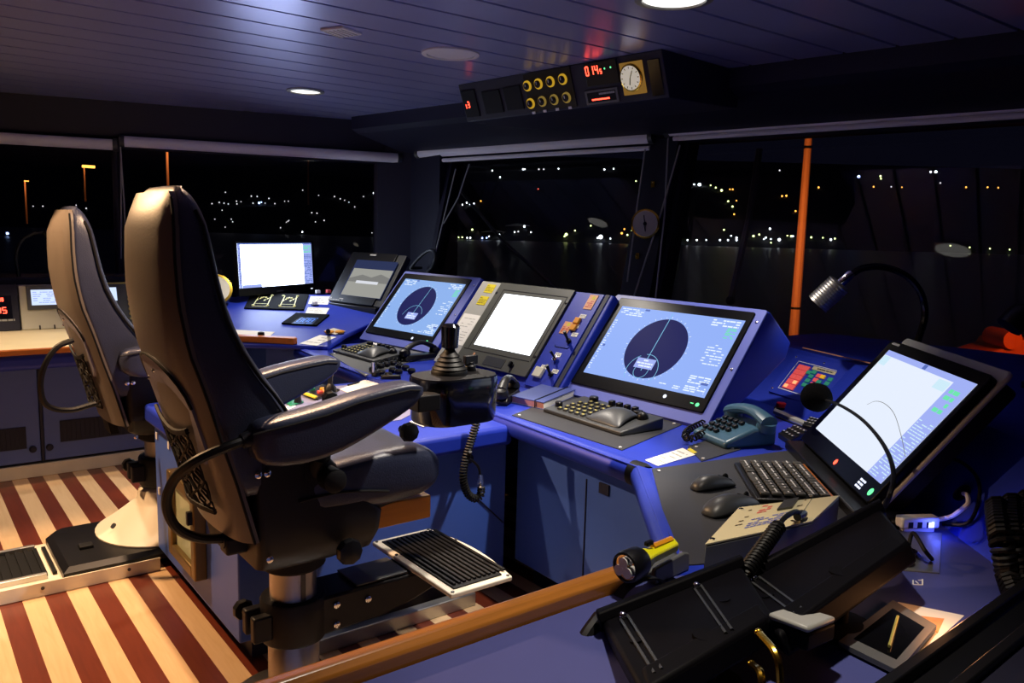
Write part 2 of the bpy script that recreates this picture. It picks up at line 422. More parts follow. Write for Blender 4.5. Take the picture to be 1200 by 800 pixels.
# blinds
def blind(W, tf, pL, pR, bar, cords, label, d=-0.10):
    (t0, z0), (t1, z1) = tf(*pL, d), tf(*pR, d); z = (z0 + z1) / 2
    p0, p1 = W(t0, z, d), W(t1, z, d)
    o = thing('roller_blind', label, 'blind', (p0 + p1) / 2, 0, 'rolled up window blinds'); T = inv(o)
    r = B(T); r.tube([p0, p1], 0.042, 16); r.build('roller', 'blind', o)
    for p, q in ((p0, p1), (p1, p0)):
        u = (q - p).normalized(); e = B(T); e.tube([p - u * 0.03, p + u * 0.005], 0.05, 12); e.build('end_bracket', 'greyd', o)
    if bar:
        (a0, s0), (a1, s1) = tf(*bar[0], d), tf(*bar[1], d); q0, q1 = W(a0, (s0 + s1) / 2, d), W(a1, (s0 + s1) / 2, d)
        r = B(T); r.tube([q0, q1], 0.016, 8); r.build('bottom_bar', 'blind', o)
    for c in cords:
        k = B(T); k.tube([pp(x, y, W(0, 2.1, d - 0.03), NAP if W is WA else NL) for x, y in c], 0.006, 5); k.build('pull_cord', 'greyl', o)
    return o
blind(WL, tl, (-60, 161), (133, 167), None, [], 'grey rolled blind at the top left corner of the picture')
blind(WL, tl, (145, 168), (466, 183), None, [[(141, 172), (145, 230), (149, 303)], [(142, 180), (142, 303)]], 'grey rolled blind over the window behind the white monitor')
blind(WA, ta, (492, 182), (764, 157), [(519, 189), (762, 172)], [[(534, 198), (524, 240), (507, 310)], [(550, 192), (537, 232), (520, 262)], [(756, 175), (747, 240), (735, 330)]], 'grey rolled blind with lowered bar under the overhead gauge panel')
blind(WA, ta, (785, 156), (1235, 114), [(789, 166), (1235, 128)], [[(797, 170), (776, 245), (742, 350)], [(783, 162), (779, 250), (768, 352)]], 'long grey rolled blind over the right hand forward window')
# wiper arms outside
def wiper(pts, label, r=0.012, d=0.12):
    P = [pp(x, y, WA(0, 2.1, d), NAP) for x, y in pts]
    o = thing('wiper_arm', label, 'wiper', P[-1]); T = inv(o)
    b = B(T); b.tube(P, r, 6); b.build('arm', 'greyd', o)
    b = B(T); b.ball(P[-1], 0.03); b.build('pivot', 'black', o)
wiper([(890, 175), (878, 255), (856, 352)], 'straight wiper arm outside the right hand forward window', 0.022)
wiper([(540, 224), (590, 283), (660, 345)], 'slanting wiper arm outside the window left of the brass gauge', 0.014)

# ------------------------------------------------------------------ outside: sea, hillside and harbour lights
SEA = -12.0
b = B(); b.poly([(-900, 8, SEA), (60, -300, SEA), (2600, -300, SEA), (2600, 2600, SEA), (-900, 2600, SEA)])
MT['sea'] = mat('night_sea', (0.0015, 0.002, 0.004), 0.30, bump=0.5, bscale=0.6, spec=0.25)
struct(b.build('sea', 'sea', smooth=False), 'black harbour water', 'water')
FW = V((0.614, 0.789, 0)).normalized(); RT = V((0.789, -0.614, 0)).normalized()
SH = 1080.0; HS = 0.16
MT['hill'] = mat('dark_hillside', (0.004, 0.004, 0.005), 0.95, var=0.5, vscale=0.01)
b = B()
b.loft([[FW * SH + RT * x + V((0, 0, SEA - 1)), FW * (SH + 1600) + RT * x + V((0, 0, SEA + 1600 * HS)), FW * (SH + 1700) + RT * x + V((0, 0, SEA - 1))] for x in range(-2200, 2201, 200)])
struct(b.build('hillside', 'hill'), 'black hillside across the harbour', 'hill')
HN = (V((0, 0, 1)) - FW * HS).normalized(); HP = FW * SH + V((0, 0, SEA))
def on_hill(px, py):
    p = pp(px, py, HP, HN)
    if (p - FW * SH).dot(FW) < 0: p = pz(px, py, SEA + 1)
    return p + V((0, 0, 1.0)) - FW * 8
LAMPC = {'w': ((0.85, 0.92, 1.0), 5), 'y': ((0.85, 1.0, 0.35), 4), 'o': ((1.0, 0.38, 0.06), 3.2), 'b': ((0.35, 0.5, 1.0), 6), 'r': ((1, 0.1, 0.05), 3), 'd': ((0.8, 0.78, 0.8), 1.3)}
for k, (c, e) in LAMPC.items():
    m = glow('town_light_' + k, c, e, False); MT['town_' + k] = m
MESH = {}
def town(pts, default, group, label, size=1.25):
    for q in pts:
        x, y = q[0], q[1]; k = q[2] if len(q) > 2 else default; s = (q[3] if len(q) > 3 else 1.0)
        p = on_hill(x, y); dist = (p - EYE).dot(FW)
        if k not in MESH:
            bb = B(); bb.ball((0, 0, 0), 1.0, n=8, m=5); o = bb.build('town_light', 'town_' + k); MESH[k] = o.data
        else:
            o = bpy.data.objects.new('town_light', MESH[k]); COL.objects.link(o)
        rr = size * s * dist / 1150 * random.uniform(0.75, 1.1); o.scale = (rr, rr, rr); o.location = p
        nm = {'w': 'white', 'y': 'yellow green', 'o': 'orange', 'b': 'blue', 'r': 'red', 'd': 'faint white'}[k]
        tag(o, label % nm, 'light', nm + ' ' + group)
c1 = [(413, 214), (445, 241), (540, 208), (547, 208), (605, 208, 'd'), (625, 208, 'd'), (686, 206), (875, 209), (913, 206), (602, 290, 'r', .7), (1005, 257, 'y'), (290, 355), (308, 347), (322, 352), (338, 350), (366, 340, 'o'), (219, 455), (331, 458, 'y'), (245, 468), (268, 466), (170, 490, 'y', .8), (185, 490, 'y', .8), (205, 490, 'y', .8), (225, 490, 'o', .8), (240, 490, 'y', .8), (255, 490, 'y', .8), (275, 490, 'y', .8), (290, 490, 'y', .8), (310, 492), (323, 492), (372, 493, 'b'), (390, 492, 'b'), (440, 480, 'w', 1.6), (400, 486, 'w'), (572, 469), (505, 468), (520, 466, 'd'), (545, 445, 'w', 1.4), (753, 462, 'y'), (717, 478, 'y', 1.7), (710, 486, 'y'), (818, 442, 'y'), (858, 488, 'w', 2.3), (846, 492, 'w'), (898, 495), (988, 463, 'y'), (956, 456, 'o'), (945, 473, 'o', 1.2), (968, 480, 'y')]
town([(460 + q[0] / 3.53, 140 + q[1] / 3.53) + tuple(q[2:]) for q in c1], 'w', 'lights in the window left of the brass gauge', 'small %s light on the shore seen through the window left of the brass gauge')
c2 = [(130, 387), (155, 388, 'w', 1.7), (207, 391, 'y'), (231, 402, 'y'), (258, 415, 'y', 1.3), (297, 410, 'o'), (310, 410, 'o'), (327, 463, 'o'), (288, 466, 'y'), (308, 491, 'y'), (315, 527, 'o'), (540, 442, 'o'), (560, 440, 'o', 1.3), (602, 512, 'o'), (632, 504, 'o'), (530, 321, 'd'), (267, 600, 'y'), (53, 628, 'y', 1.4), (57, 648, 'b'), (97, 648, 'w'), (140, 648, 'w'), (184, 648, 'w'), (248, 648), (285, 648), (325, 637), (325, 648), (300, 628), (404, 629, 'y', 1.4), (431, 622, 'y'), (481, 595, 'w', 1.5), (462, 636), (453, 643), (485, 643), (485, 660, 'y'), (524, 646, 'w', 1.6), (562, 627, 'y'), (580, 630, 'y', 1.4), (588, 630), (673, 635, 'y'), (727, 637, 'y'), (764, 646, 'w', 1.4), (783, 641, 'y'), (711, 401, 'o'), (899, 350, 'b', 1.5), (1001, 348, 'y'), (1003, 360, 'y'), (968, 398, 'o'), (1050, 398, 'd')]
town([(780 + q[0] / 4, 120 + q[1] / 4) + tuple(q[2:]) for q in c2], 'w', 'lights in the right hand forward window', 'small %s light on the shore seen through the right hand forward window')
c3 = [(990, 404, 'w', 1.5), (978, 404, 'w'), (1020, 577, 'y'), (1065, 581, 'y'), (1112, 584, 'y'), (1158, 586, 'y'), (1060, 440, 'o'), (1110, 440, 'o'), (1135, 441, 'o'), (910, 440, 'o'), (1000, 430, 'd')]
town([(600 + q[0] / 2, q[1] / 2) + tuple(q[2:]) for q in c3], 'y', 'lights right of the orange post', 'small %s light right of the orange post')
c4 = [(720, 92), (632, 168), (680, 160), (712, 165), (740, 170), (795, 152), (798, 170), (825, 155), (893, 118), (932, 120), (1010, 133), (905, 165), (945, 163, 'b', 1.8), (960, 158, 'b'), (985, 165), (1050, 168), (1115, 152), (1140, 152), (700, 212), (652, 272), (762, 272), (722, 325), (1128, 292), (1145, 280), (1090, 330)]
c5 = [(640, 70), (695, 88), (750, 92), (770, 100), (785, 105), (800, 112), (820, 128), (850, 92), (885, 80, 'w', 1.4), (672, 148), (715, 175), (590, 178), (640, 215, 'w', 1.3), (880, 218), (565, 200), (685, 180), (400, 180), (690, 150)]
town([(140 + q[0] / 5.714, 210 + q[1] / 5.714) + tuple(q[2:]) for q in c4] + [(140 + q[0] / 2.9625, 200 + q[1] / 2.9625) + tuple(q[2:]) for q in c5], 'd', 'lights above the white monitor', 'small %s light in the left hand window above the white monitor', 0.95)
c6 = [(170, 370), (370, 365), (417, 380), (382, 397, 'b'), (68, 500, 'b', 2.2), (215, 370)]
town([(q[0] / 4, 150 + q[1] / 4) + tuple(q[2:]) for q in c6], 'd', 'lights beside the far chair', 'small %s light in the far left window beside the far chair', 1.0)
# the floodlit harbour sheds
for (x0, x1, y0, y1, lab) in ((562, 592, 269, 280, 'floodlit white harbour shed on the shore, wider of the two'), (592, 622, 261, 272, 'dim harbour shed behind the floodlit one')):
    p0, p1 = on_hill(x0, y1), on_hill(x1, y1); h = (p0 - EYE).dot(FW) * (y1 - y0) / 946 * 0.9; u = (p1 - p0).normalized(); n = V((-u.y, u.x, 0))
    p0, p1 = p0 + FW * 70, p1 + FW * 70
    o = thing('harbour_shed', lab, 'building', p0); T = inv(o)
    b = B(T); b.prism([p0, p1, p1 + V((0, 0, h * .75)), (p0 + p1) / 2 + V((0, 0, h)), p0 + V((0, 0, h * .75))], n * 25); b.build('shed_hall', 'greyl', o, smooth=False)
    b = B(T)
    for k in range(6): q = p0.lerp(p1, (k + .6) / 6.4); b.box(q + V((0, 0, h * .35)) - n * 0.3, (1.8, 0.5, h * .3))
    b.build('lit_door', 'town_d', o, smooth=False)
# lamp posts on the quay
MT['post'] = mat('galvanised_post', srgb(200, 150, 120), 0.6, var=0.1)
def lamp_post(pxt, pyt, pyb, D, r0, r1, label, head=True, hw=0.5):
    a = ray(pxt, pyt); a = EYE + a * (D / a.dot(FW)); c = ray(pxt, pyb); zb = (EYE + c * (D / c.dot(FW))).z
    o = thing('lamp_post', label, 'lamp post', (a.x, a.y, zb)); T = inv(o)
    b = B(T); b.tube([(a.x, a.y, zb), (a.x, a.y, (zb + a.z) / 2), (a.x, a.y, a.z)], [r0, (r0 + r1) / 2, r1], 10); b.build('post', 'post', o)
    if head:
        b = B(T); b.box((a.x + RT.x * hw * .4, a.y + RT.y * hw * .4, a.z), (hw, hw * .4, hw * .22)); b.build('lamp_head', 'town_o', o, bev=0.02)
    return a, zb
a, zb = lamp_post(956.5, 40, 420, 14, 0.088, 0.047, 'tall orange lit post outside the right hand forward window', False)
b = B(); 
for z in (3.03, 0.3): b.tube([(a.x, a.y, z - 0.02), (a.x, a.y, z + 0.02)], 0.068 if z > 1 else 0.084, 10)
o = b.build('post_band', 'black', bpy.data.objects['lamp_post'])
o.matrix_parent_inverse = M.Translation(bpy.data.objects['lamp_post'].location).inverted()
QUAY_A = a
lamp_post(195.5, 174, 330, 60, 0.10, 0.09, 'orange lamp post standing over the near chair back, left hand window', True, 0.5)
lamp_post(29, 212, 262, 110, 0.13, 0.11, 'short orange lamp post at the far left window edge', True, 0.55)
lamp_post(98.5, 195, 236, 110, 0.12, 0.10, 'lamp post with white head above the far chair', True, 1.5)
lamp_post(361, 184, 240, 150, 0.16, 0.14, 'faint lamp post near the right end of the left blind', True, 1.0)
# orange lit deck below the right hand window
q = [(1140, 421), (1165, 412), (1178, 408), (1183, 400), (1200, 398), (1225, 400), (1225, 445), (1140, 440)]
D0 = 7.5
P = [EYE + ray(x, y) * (D0 / ray(x, y).dot(FW)) for x, y in q]
o = thing('deck_winch', 'orange lit deck gear outside, at the right edge above the dark console', 'deck gear', (P[0].x, P[0].y, P[0].z - .3)); T = inv(o)
MT['orange_lit'] = mat('orange_lit_deck', srgb(225, 92, 30), 0.7, var=0.25, vscale=5)  # the orange lamp light on the deck is put into this base colour
b = B(T); b.prism(P, FW * 0.5); b.build('housing', 'orange_lit', o, bev=0.02)
b = B(T); b.tube([P[3] - FW * .05 + V((0, 0, .02)), P[3] + FW * .3 + V((0, 0, .02))], 0.09, 14); b.build('drum', 'orange_lit', o)
DECK_P = P
# ------------------------------------------------------------------ consoles
ZD = 0.75
# --- island between the two chairs
o = thing('centre_console', 'blue island console between the two helm chairs, with glazed door on its end', 'console', (1.4, 3.1, 0)); T = inv(o)
b = B(T); b.prism([(0.87, 2.57, 0.09), (1.99, 2.57, 0.09), (2.05, 3.59, 0.09), (0.87, 3.59, 0.09)], (0, 0, 0.56)); b.build('cabinet', 'bluepanel', o, bev=0.006)
b = B(T); b.prism([(0.84, 2.49, 0.645), (1.96, 2.49, 0.645), (1.96, 3.64, 0.645), (0.84, 3.64, 0.645)], (0, 0, 0.08)); b.build('worktop', 'blue', o, bev=0.02, seg=3)
b = B(T); b.prism([(0.95, 2.80, 0.725), (1.62, 2.80, 0.725), (1.90, 3.0, 0.725), (1.90, 3.57, 0.725), (0.95, 3.57, 0.725)], (0, 0, 0.003)); b.build('top_panel', 'isle', o, bev=.001)
b = B(T); b.prism([(0.93, 2.62, 0), (1.95, 2.62, 0), (1.95, 3.5, 0), (0.93, 3.5, 0)], (0, 0, 0.09)); b.build('kick_plinth', 'navyd', o)
b = B(T); b.prism([(1.02, 2.50, 0), (1.80, 2.50, 0), (1.80, 2.545, 0), (1.02, 2.545, 0)], (0, 0, 0.055)); b.build('kick_strip', 'alu', o, bev=0.004)
b = B(T); b.tube([(1.775, 2.567, 0.64), (1.79, 2.567, 0.47), (1.835, 2.567, 0.43), (1.98, 2.567, 0.29)], 0.003, 5); b.build('panel_seam', 'navyd', o)
# glazed door standing proud of the end panel
X0, X1 = 0.872, 0.825
c = [px_(x, y, X1) for x, y in ((193.5, 547), (228, 581), (226, 681), (198, 646))]
ya, yb = (c[0].y + c[3].y) / 2, (c[1].y + c[2].y) / 2; za, zb_ = (c[0].z + c[1].z) / 2, (c[2].z + c[3].z) / 2
w = 0.045
b = B(T)
for y0, y1, z0, z1 in ((ya, ya - w, zb_, za), (yb + w, yb, zb_, za), (ya - w, yb + w, za - w, za), (ya - w, yb + w, zb_, zb_ + w)):
    b.box(((X0 + X1) / 2, (y0 + y1) / 2, (z0 + z1) / 2), (X0 - X1, abs(y0 - y1), z1 - z0))
fr = b.build('door_frame', 'brassd', o, bev=0.006)
b = B(T); b.quad([(0.845, ya - w, zb_ + w), (0.845, yb + w, zb_ + w), (0.845, yb + w, za - w), (0.845, ya - w, za - w)])
MT['doorglass'] = mat('pale_door_glass', srgb(186, 200, 170), 0.12, var=0.05)
b.build('door_pane', 'doorglass', fr, smooth=False)
b = B(T); b.box((X1 - 0.008, yb + 0.02, (za + zb_) / 2 + .07), (0.02, 0.02, 0.05)); b.build('latch', 'black', fr, bev=0.003)
for y, z in ((3.54, 0.60), (3.36, 0.60), (3.53, 0.36)):
    b = B(T); b.box((0.867, y, z), (0.006, 0.02, 0.03)); b.build('clip', 'whitep', o)
# --- main worktop, U shaped
o = thing('console_worktop', 'continuous blue worktop with rolled front edge carrying the radar displays', 'worktop', (2.4, 2.4, ZD)); T = inv(o)
front = [(1.97, 4.70), (1.925, 4.15), (1.90, 3.62), (1.955, 2.72), (1.90, 1.76), (1.40, 1.17)]
poly = front + [(1.30, 1.125), (-0.9, 1.125), (-0.9, 0.15), (2.6, 0.15), (2.9, 0.9), (3.45, 1.55), (3.75, 2.1), (3.5, 4.62), (2.35, 4.70)]
b = B(T); b.prism([(x, y, ZD - 0.04) for x, y in poly], (0, 0, 0.04)); b.build('top', 'blue', o, bev=0.003)
for i, (seg, nm) in enumerate(((front[0:3], 'front_rim'), (front[3:5], 'front_rim'), (front[4:6], 'front_rim'))):
    b = B(T); rim = [(x + 0.028, y, ZD - 0.036) for x, y in seg]
    b.tube(rim, 0.040, 14); b.build(nm, 'blue', o)
b = B(T); b.tube([(1.928, 1.80, ZD - 0.036), (1.928, 1.755, ZD - 0.036), (1.913, 1.725, ZD - 0.036)], 0.0425, 14); b.build('rim_joint', 'rubber', o)
b = B(T); b.prism([(-0.88, 1.128, ZD), (-0.88, 0.16, ZD), (2.2, 0.16, ZD), (2.6, 0.9, ZD), (1.6, 0.98, ZD), (1.32, 1.128, ZD)], (0, 0, 0.0012)); b.build('counter_top', 'counter', o, smooth=False, label='violet blue counter behind the wooden rail')
# --- cabinets below the worktop
o = thing('console_cabinet', 'dark blue cabinet fronts under the radar worktop', 'cabinet', (2.2, 1.9, 0)); T = inv(o)
b = B(T); b.prism([(2.04, 2.56, 0.12), (2.01, 1.74, 0.12), (1.56, 1.235, 0.12), (1.60, 1.13, 0.12), (3.2, 1.13, 0.12), (3.3, 2.56, 0.12)], (0, 0, ZD - 0.165)); b.build('cabinet', 'bluepanel', o, bev=0.004)
b = B(T); b.prism([(2.13, 2.54, 0), (2.09, 1.74, 0), (1.75, 1.25, 0), (3.1, 1.25, 0), (3.2, 2.54, 0)], (0, 0, 0.12)); b.build('kick_plinth', 'navyd', o)
b = B(T); b.box((2.023, 2.12, 0.36), (0.006, 0.004, 0.46)); b.box((2.019, 2.02, 0.58), (0.012, 0.05, 0.04)); b.build('door_seam', 'navyd', o)
o = thing('console_cabinet', 'blue cabinet under the far radar display, in the far chair bay', 'cabinet', (2.3, 4.2, 0)); T = inv(o)
b = B(T); b.prism([(2.05, 3.65, 0.1), (2.06, 4.60, 0.1), (2.90, 4.68, 0.1), (3.2, 3.65, 0.1)], (0, 0, ZD - 0.145)); b.build('cabinet', 'bluepanel', o, bev=0.004)
b = B(T); b.prism([(2.12, 3.66, 0), (2.12, 4.58, 0), (2.85, 4.66, 0), (3.1, 3.66, 0)], (0, 0, 0.1)); b.build('kick_plinth', 'navyd', o)
# --- near counter panel under the wooden rail
o = thing('counter_cabinet', 'blue counter front below the wooden rail', 'cabinet', (0.3, 1.0, 0)); T = inv(o)
b = B(T); b.box((0.10, 1.03, 0.35), (2.2, 0.16, 0.70)); b.build('front_panel', 'bluepanel', o, bev=0.004)
o = thing('wooden_rail', 'varnished brown wooden rail along the near counter edge', 'rail', (0.4, 1.2, ZD)); T = inv(o)
b = B(T); b.loft([[(x, 1.180, 0.715), (x, 1.183, 0.775), (x, 1.168, 0.790), (x, 1.148, 0.790), (x, 1.134, 0.776), (x, 1.132, 0.715)] for x in (-0.9, 0.2, 1.245)])
b.build('rail_bar', 'wood', o, bev=0.004)
# --- left console with the chart table
o = thing('chart_console', 'long blue console along the left windows with a chart table on top', 'console', (0.4, 5.8, 0)); T = inv(o)
b = B(T); b.prism([(-1.8, 5.30, 0.09), (1.75, 5.30, 0.09), (1.86, 5.45, 0.09), (1.86, 6.65, 0.09), (-1.8, 7.55, 0.09)], (0, 0, 0.62)); b.build('cabinet', 'bluegrey', o, bev=0.006)
b = B(T); b.prism([(-1.8, 5.285, 0), (1.7, 5.285, 0), (1.7, 5.4, 0), (-1.8, 5.4, 0)], (0, 0, 0.075)); b.build('kick_board', 'cream', o, bev=0.003)
b = B(T); b.prism([(-1.8, 5.14, 0.655), (1.62, 5.14, 0.655), (1.85, 5.5, 0.655), (1.85, 6.6, 0.655), (-1.8, 7.5, 0.655)], (0, 0, 0.09)); b.build('apron', 'blue', o, bev=0.03, seg=4)
MT['chart'] = mat('nautical_chart_paper', srgb(232, 218, 178), 0.6, var=0.16, vscale=3.2)
b = B(T); b.prism([(-1.8, 5.12, 0.752), (1.15, 5.12, 0.752), (1.15, 6.08, 0.752), (-1.8, 6.08, 0.752)], (0, 0, 0.025)); b.build('chart_top', 'chart', o, bev=0.002)
b = B(T); b.prism([(-1.8, 5.095, 0.748), (1.17, 5.095, 0.748), (1.17, 5.125, 0.748), (-1.8, 5.125, 0.748)], (0, 0, 0.033)); b.build('edge_rail', 'woodo', o, bev=0.006)
for x0, x1, lab in ((-0.55, 0.655, ''), (0.675, 1.72, '')):
    b = B(T); b.box(((x0 + x1) / 2, 5.294, 0.37), (x1 - x0, 0.02, 0.555)); d = b.build('door', 'bluegrey', o, bev=0.004)
    b = B(T)
    g0, g1 = (0.02, 0.585) if x0 < 0 else (0.758, 1.40)
    b.box(((g0 + g1) / 2, 5.282, 0.256 if x0 > 0 else 0.243), (g1 - g0, 0.008, 0.128))
    for k in range(26): b.box((g0 + (g1 - g0) * (k + .5) / 26, 5.277, 0.256 if x0 > 0 else 0.243), (0.006, 0.006, 0.12))
    b.build('vent_grille', 'navyd', d)
    b = B(T); b.lathe([(0.02, 0), (0.02, 0.01), (0.012, 0.016)], 12, (0.615 if x0 < 0 else 0.70, 5.283, 0.17), (0, -1, 0)); b.build('lock', 'navyd', d)
b = B(T); b.box((0.665, 5.289, 0.37), (0.014, 0.02, 0.56)); b.build('door_gap', 'navyd', o)
# --- corner desk, rising gently towards the windows
E0, EN = V((0.77, -0.64, 0)).normalized(), V((0.64, 0.77, 0)).normalized(); P0 = V((1.80, 4.80, 0.78))
CN = E0.cross(EN + V((0, 0, 0.1))).normalized()
def pc(px, py, d=0.0): return pp(px, py, P0 + CN * d, CN)
def onc(p): p = V((p[0], p[1], 0)); return V((p.x, p.y, P0.z + (p - P0).dot(EN) * 0.1))
o = thing('corner_desk', 'blue corner desk in front of the white monitor, rising gently to the windows', 'desk', (2.1, 5.2, 0)); T = inv(o)
cp = [onc(p) for p in ((1.42, 5.16), (1.66, 4.86), (1.96, 4.62), (2.10, 4.50), (2.32, 4.72), (2.75, 5.05), (3.2, 5.9), (2.55, 6.25), (1.95, 6.42), (1.62, 6.3))]
b = B(T); b.prism([p - V((0, 0, 0.030)) for p in cp], (0, 0, 0.030)); b.build('desk_top', 'blue', o, bev=0.01, seg=3)
b = B(T); b.prism([(1.90, 5.0, 0.0), (2.10, 4.75, 0.0), (2.4, 4.85, 0.0), (2.8, 5.2, 0.0), (2.6, 6.1, 0.0), (1.90, 6.3, 0.0)], (0, 0, 0.735)); b.build('pedestal', 'bluepanel', o)
o = thing('fiddle_rail', 'orange brown wooden fiddle rail on the corner desk edge', 'rail', pc(310, 402)); T = inv(o)
r0, r1 = pc(255, 399), pc(345, 403)
u = (r1 - r0).normalized(); n = CN.cross(u)
b = B(T); b.prism([r0 - n * .02, r1 - n * .02, r1 + u * .02, r1 + n * .03, r0 + n * .03], CN * 0.04); b.build('rail_bar', 'woodo', o, bev=0.005)

# --- instrument housings (tilted boxes)
def housing(pn, name, label, u0, u1, vlo, vhi, back, m='blue', face=None, cat='console', marg=None):
    """a wedge box whose front lies in the panel's plane"""
    o = pn.thing(name, label, cat)
    s, c = math.sin(pn.t), math.cos(pn.t)
    pr = []
    for v, w in ((vlo, -0.004), (vhi, -0.004), (vhi + 0.005, -0.02)): pr.append((v * s - w * c, v * c + w * s))
    pr += [(p[0] + pr[2][0], pr[2][1] + p[1]) for p in back[:-1]]
    zb = pr[0][1]
    pr += [(pr[2][0] + back[-1][0], zb)]
    b = B(); b.loft([[(u, y, z) for y, z in pr] for u in (u0, u1)]); b.build('housing_shell', m, o, bev=0.006)
    return o
# ------------------------------------------------------------------ displays
def qpx(pn, pts, w=0.0): return [pn.uv(x, y, w) for x, y in pts]
def bbox(q): xs = [p[0] for p in q]; ys = [p[1] for p in q]; return min(xs), max(xs), min(ys), max(ys)
def mean_rect(q):                        # bl, br, tr, tl -> upright rectangle
    return ((q[0][0] + q[3][0]) / 2, (q[1][0] + q[2][0]) / 2, (q[0][1] + q[1][1]) / 2, (q[2][1] + q[3][1]) / 2)
def plate(pn, o, name, m, r, w0, w1, rad=0.012, bev=0.003, **k):
    b = pn.b(); u0, u1, v0, v1 = r
    b.prism([(x, y, w0) for x, y in rrect(u1 - u0, v1 - v0, rad, 3, (u0 + u1) / 2, (v0 + v1) / 2)], (0, 0, w1 - w0)); return b.build(name, m, o, bev=bev, **k)
def screws(pn, o, pts, w, r=0.006, m='chrome'):
    for u, v in pts:
        b = pn.b(); b.lathe([(r, 0), (r, 0.003), (r * .5, 0.004)], 8, (u, v, w)); b.build('screw', m, o)

R2 = Panel((2.511, 2.371, 0.80), -88.4, 39.4)
R1 = Panel((2.547, 4.456, 0.80), -82.6, 40.6)
EC = Panel((2.424, 3.290, 0.79), -88.0, 37.5)

# --- radar display consoles
def radar(pn, name_label, frame, bez, scr, hbox, back, own, top_pt, centre, radius, rings, box, mscr, seed, btn, pwr, side=None, frame_m='bluelight'):
    fr = mean_rect(qpx(pn, frame)); bz = mean_rect(qpx(pn, bez)); sc = mean_rect(qpx(pn, scr, 0.012))
    vlo = (ZD - pn.B.z) / math.cos(pn.t)
    o = housing(pn, 'radar_console', name_label, fr[0], fr[1], vlo, fr[3], back)
    plate(pn, o, 'front_frame', frame_m, (fr[0], fr[1], vlo + 0.01, fr[3]), -0.003, 0.006)
    bp = plate(pn, o, 'bezel', 'bezelblk', bz, 0.004, 0.014, 0.008)
    b = pn.b(); rect(b, sc[0], sc[2], sc[1], sc[3], 0.0146); s = b.build('screen', mscr, o, smooth=False)
    cx, cy = pn.uv(*centre, 0.015); r = radius
    b = pn.b(); disc(b, cx, cy, r, 0.0152, 64); b.build('radar_disc', 'scr_navy', s, smooth=False)
    ox, oy = pn.uv(*own, 0.015); tx, ty = pn.uv(*top_pt, 0.015)
    b = pn.b(); line(b, (ox, oy), (tx, ty), 0.0018, 0.0158)
    for rr, a0, a1 in rings: ring(b, ox, oy, rr, 0.0013, 0.0158, 40, a0, a1)
    b.build('heading_line', 'scr_line', s, smooth=False)
    b = pn.b()
    for k in range(36):
        a = 2 * PI * k / 36; c, d = math.cos(a), math.sin(a)
        line(b, (cx + c * r * 1.03, cy + d * r * 1.03), (cx + c * r * (1.06 if k % 3 else 1.09), cy + d * r * (1.06 if k % 3 else 1.09)), 0.0012, 0.0156)
    W_ = sc[1] - sc[0]; H_ = sc[3] - sc[2]
    dashes(b, sc[0] + .02 * W_, sc[3] - .13 * H_, sc[0] + .22 * W_, sc[3] - .02 * H_, 4, 0.0156, .7, .5, .08, .3, seed)
    dashes(b, sc[0] + .01 * W_, sc[2] + .06 * H_, sc[0] + .035 * W_, sc[3] - .2 * H_, 22, 0.0156, .7, .4, .3, .7, seed + 1)
    dashes(b, sc[1] - .22 * W_, sc[3] - .12 * H_, sc[1] - .02 * W_, sc[3] - .02 * H_, 3, 0.0156, .8, .5, .08, .3, seed + 2)
    dashes(b, sc[1] - .16 * W_, sc[2] + .38 * H_, sc[1] - .02 * W_, sc[3] - .34 * H_, 8, 0.0156, .5, .35, .1, .3, seed + 3)
    dashes(b, sc[1] - .17 * W_, sc[2] + .03 * H_, sc[1] - .02 * W_, sc[2] + .24 * H_, 8, 0.0156, .7, .55, .1, .4, seed + 4)
    dashes(b, sc[1] - .36 * W_, sc[2] + .03 * H_, sc[1] - .20 * W_, sc[2] + .08 * H_, 2, 0.0156, .6, .5, .1, .3, seed + 5)
    b.build('screen_text', 'scr_txt', s, smooth=False)
    b = pn.b(); dashes(b, sc[1] - .09 * W_, sc[3] - .26 * H_, sc[1] - .02 * W_, sc[3] - .12 * H_, 7, 0.0156, .85, .6, .2, .6, seed + 6)
    b.build('green_text', 'scr_grn', s, smooth=False)
    for r_ in ((sc[1] - .07 * W_, sc[2] + .14 * H_, sc[1] - .02 * W_, sc[2] + .17 * H_), (sc[0] + .22 * W_, sc[3] - .035 * H_, sc[0] + .26 * W_, sc[3] - .01 * H_), (sc[0] + .03 * W_, sc[2] + .4 * H_, sc[0] + .05 * W_, sc[2] + .43 * H_)):
        b = pn.b(); rect(b, *r_, 0.0157); b.build('menu_tab', 'scr_box', s, smooth=False)
    q = bbox(qpx(pn, box, 0.016))
    bu, bv = (q[0] + q[1]) / 2, (q[2] + q[3]) / 2; bw = r * 0.66; bh = r * 0.33
    b = pn.b(); rect(b, bu - bw / 2, bv - bh / 2, bu + bw / 2, bv + bh / 2, 0.0162); t = b.build('message_box', 'scr_side', s, smooth=False)
    b = pn.b()
    dashes(b, bu - bw * .12, bv + bh * .18, bu + bw * .12, bv + bh * .4, 1, 0.0168, 1, .7, .3, .5, seed)
    dashes(b, bu - bw * .42, bv - bh * .4, bu + bw * .42, bv + bh * .14, 2, 0.0168, .95, .5, .1, .28, seed + 9)
    b.build('message_text', 'scr_txt', t, smooth=False)
    u, v = pn.uv(*btn, 0.015); b = pn.b(); disc(b, u, v, 0.009, 0.0148, 16); b.build('button_light', 'led_white', bp, smooth=False)
    u, v = pn.uv(*pwr, 0.015); b = pn.b(); disc(b, u, v, 0.009, 0.0148, 16); rect(b, u - .035, v + .0, u - .02, v + .004, .0148); b.build('power_light', 'led_green', bp, smooth=False)
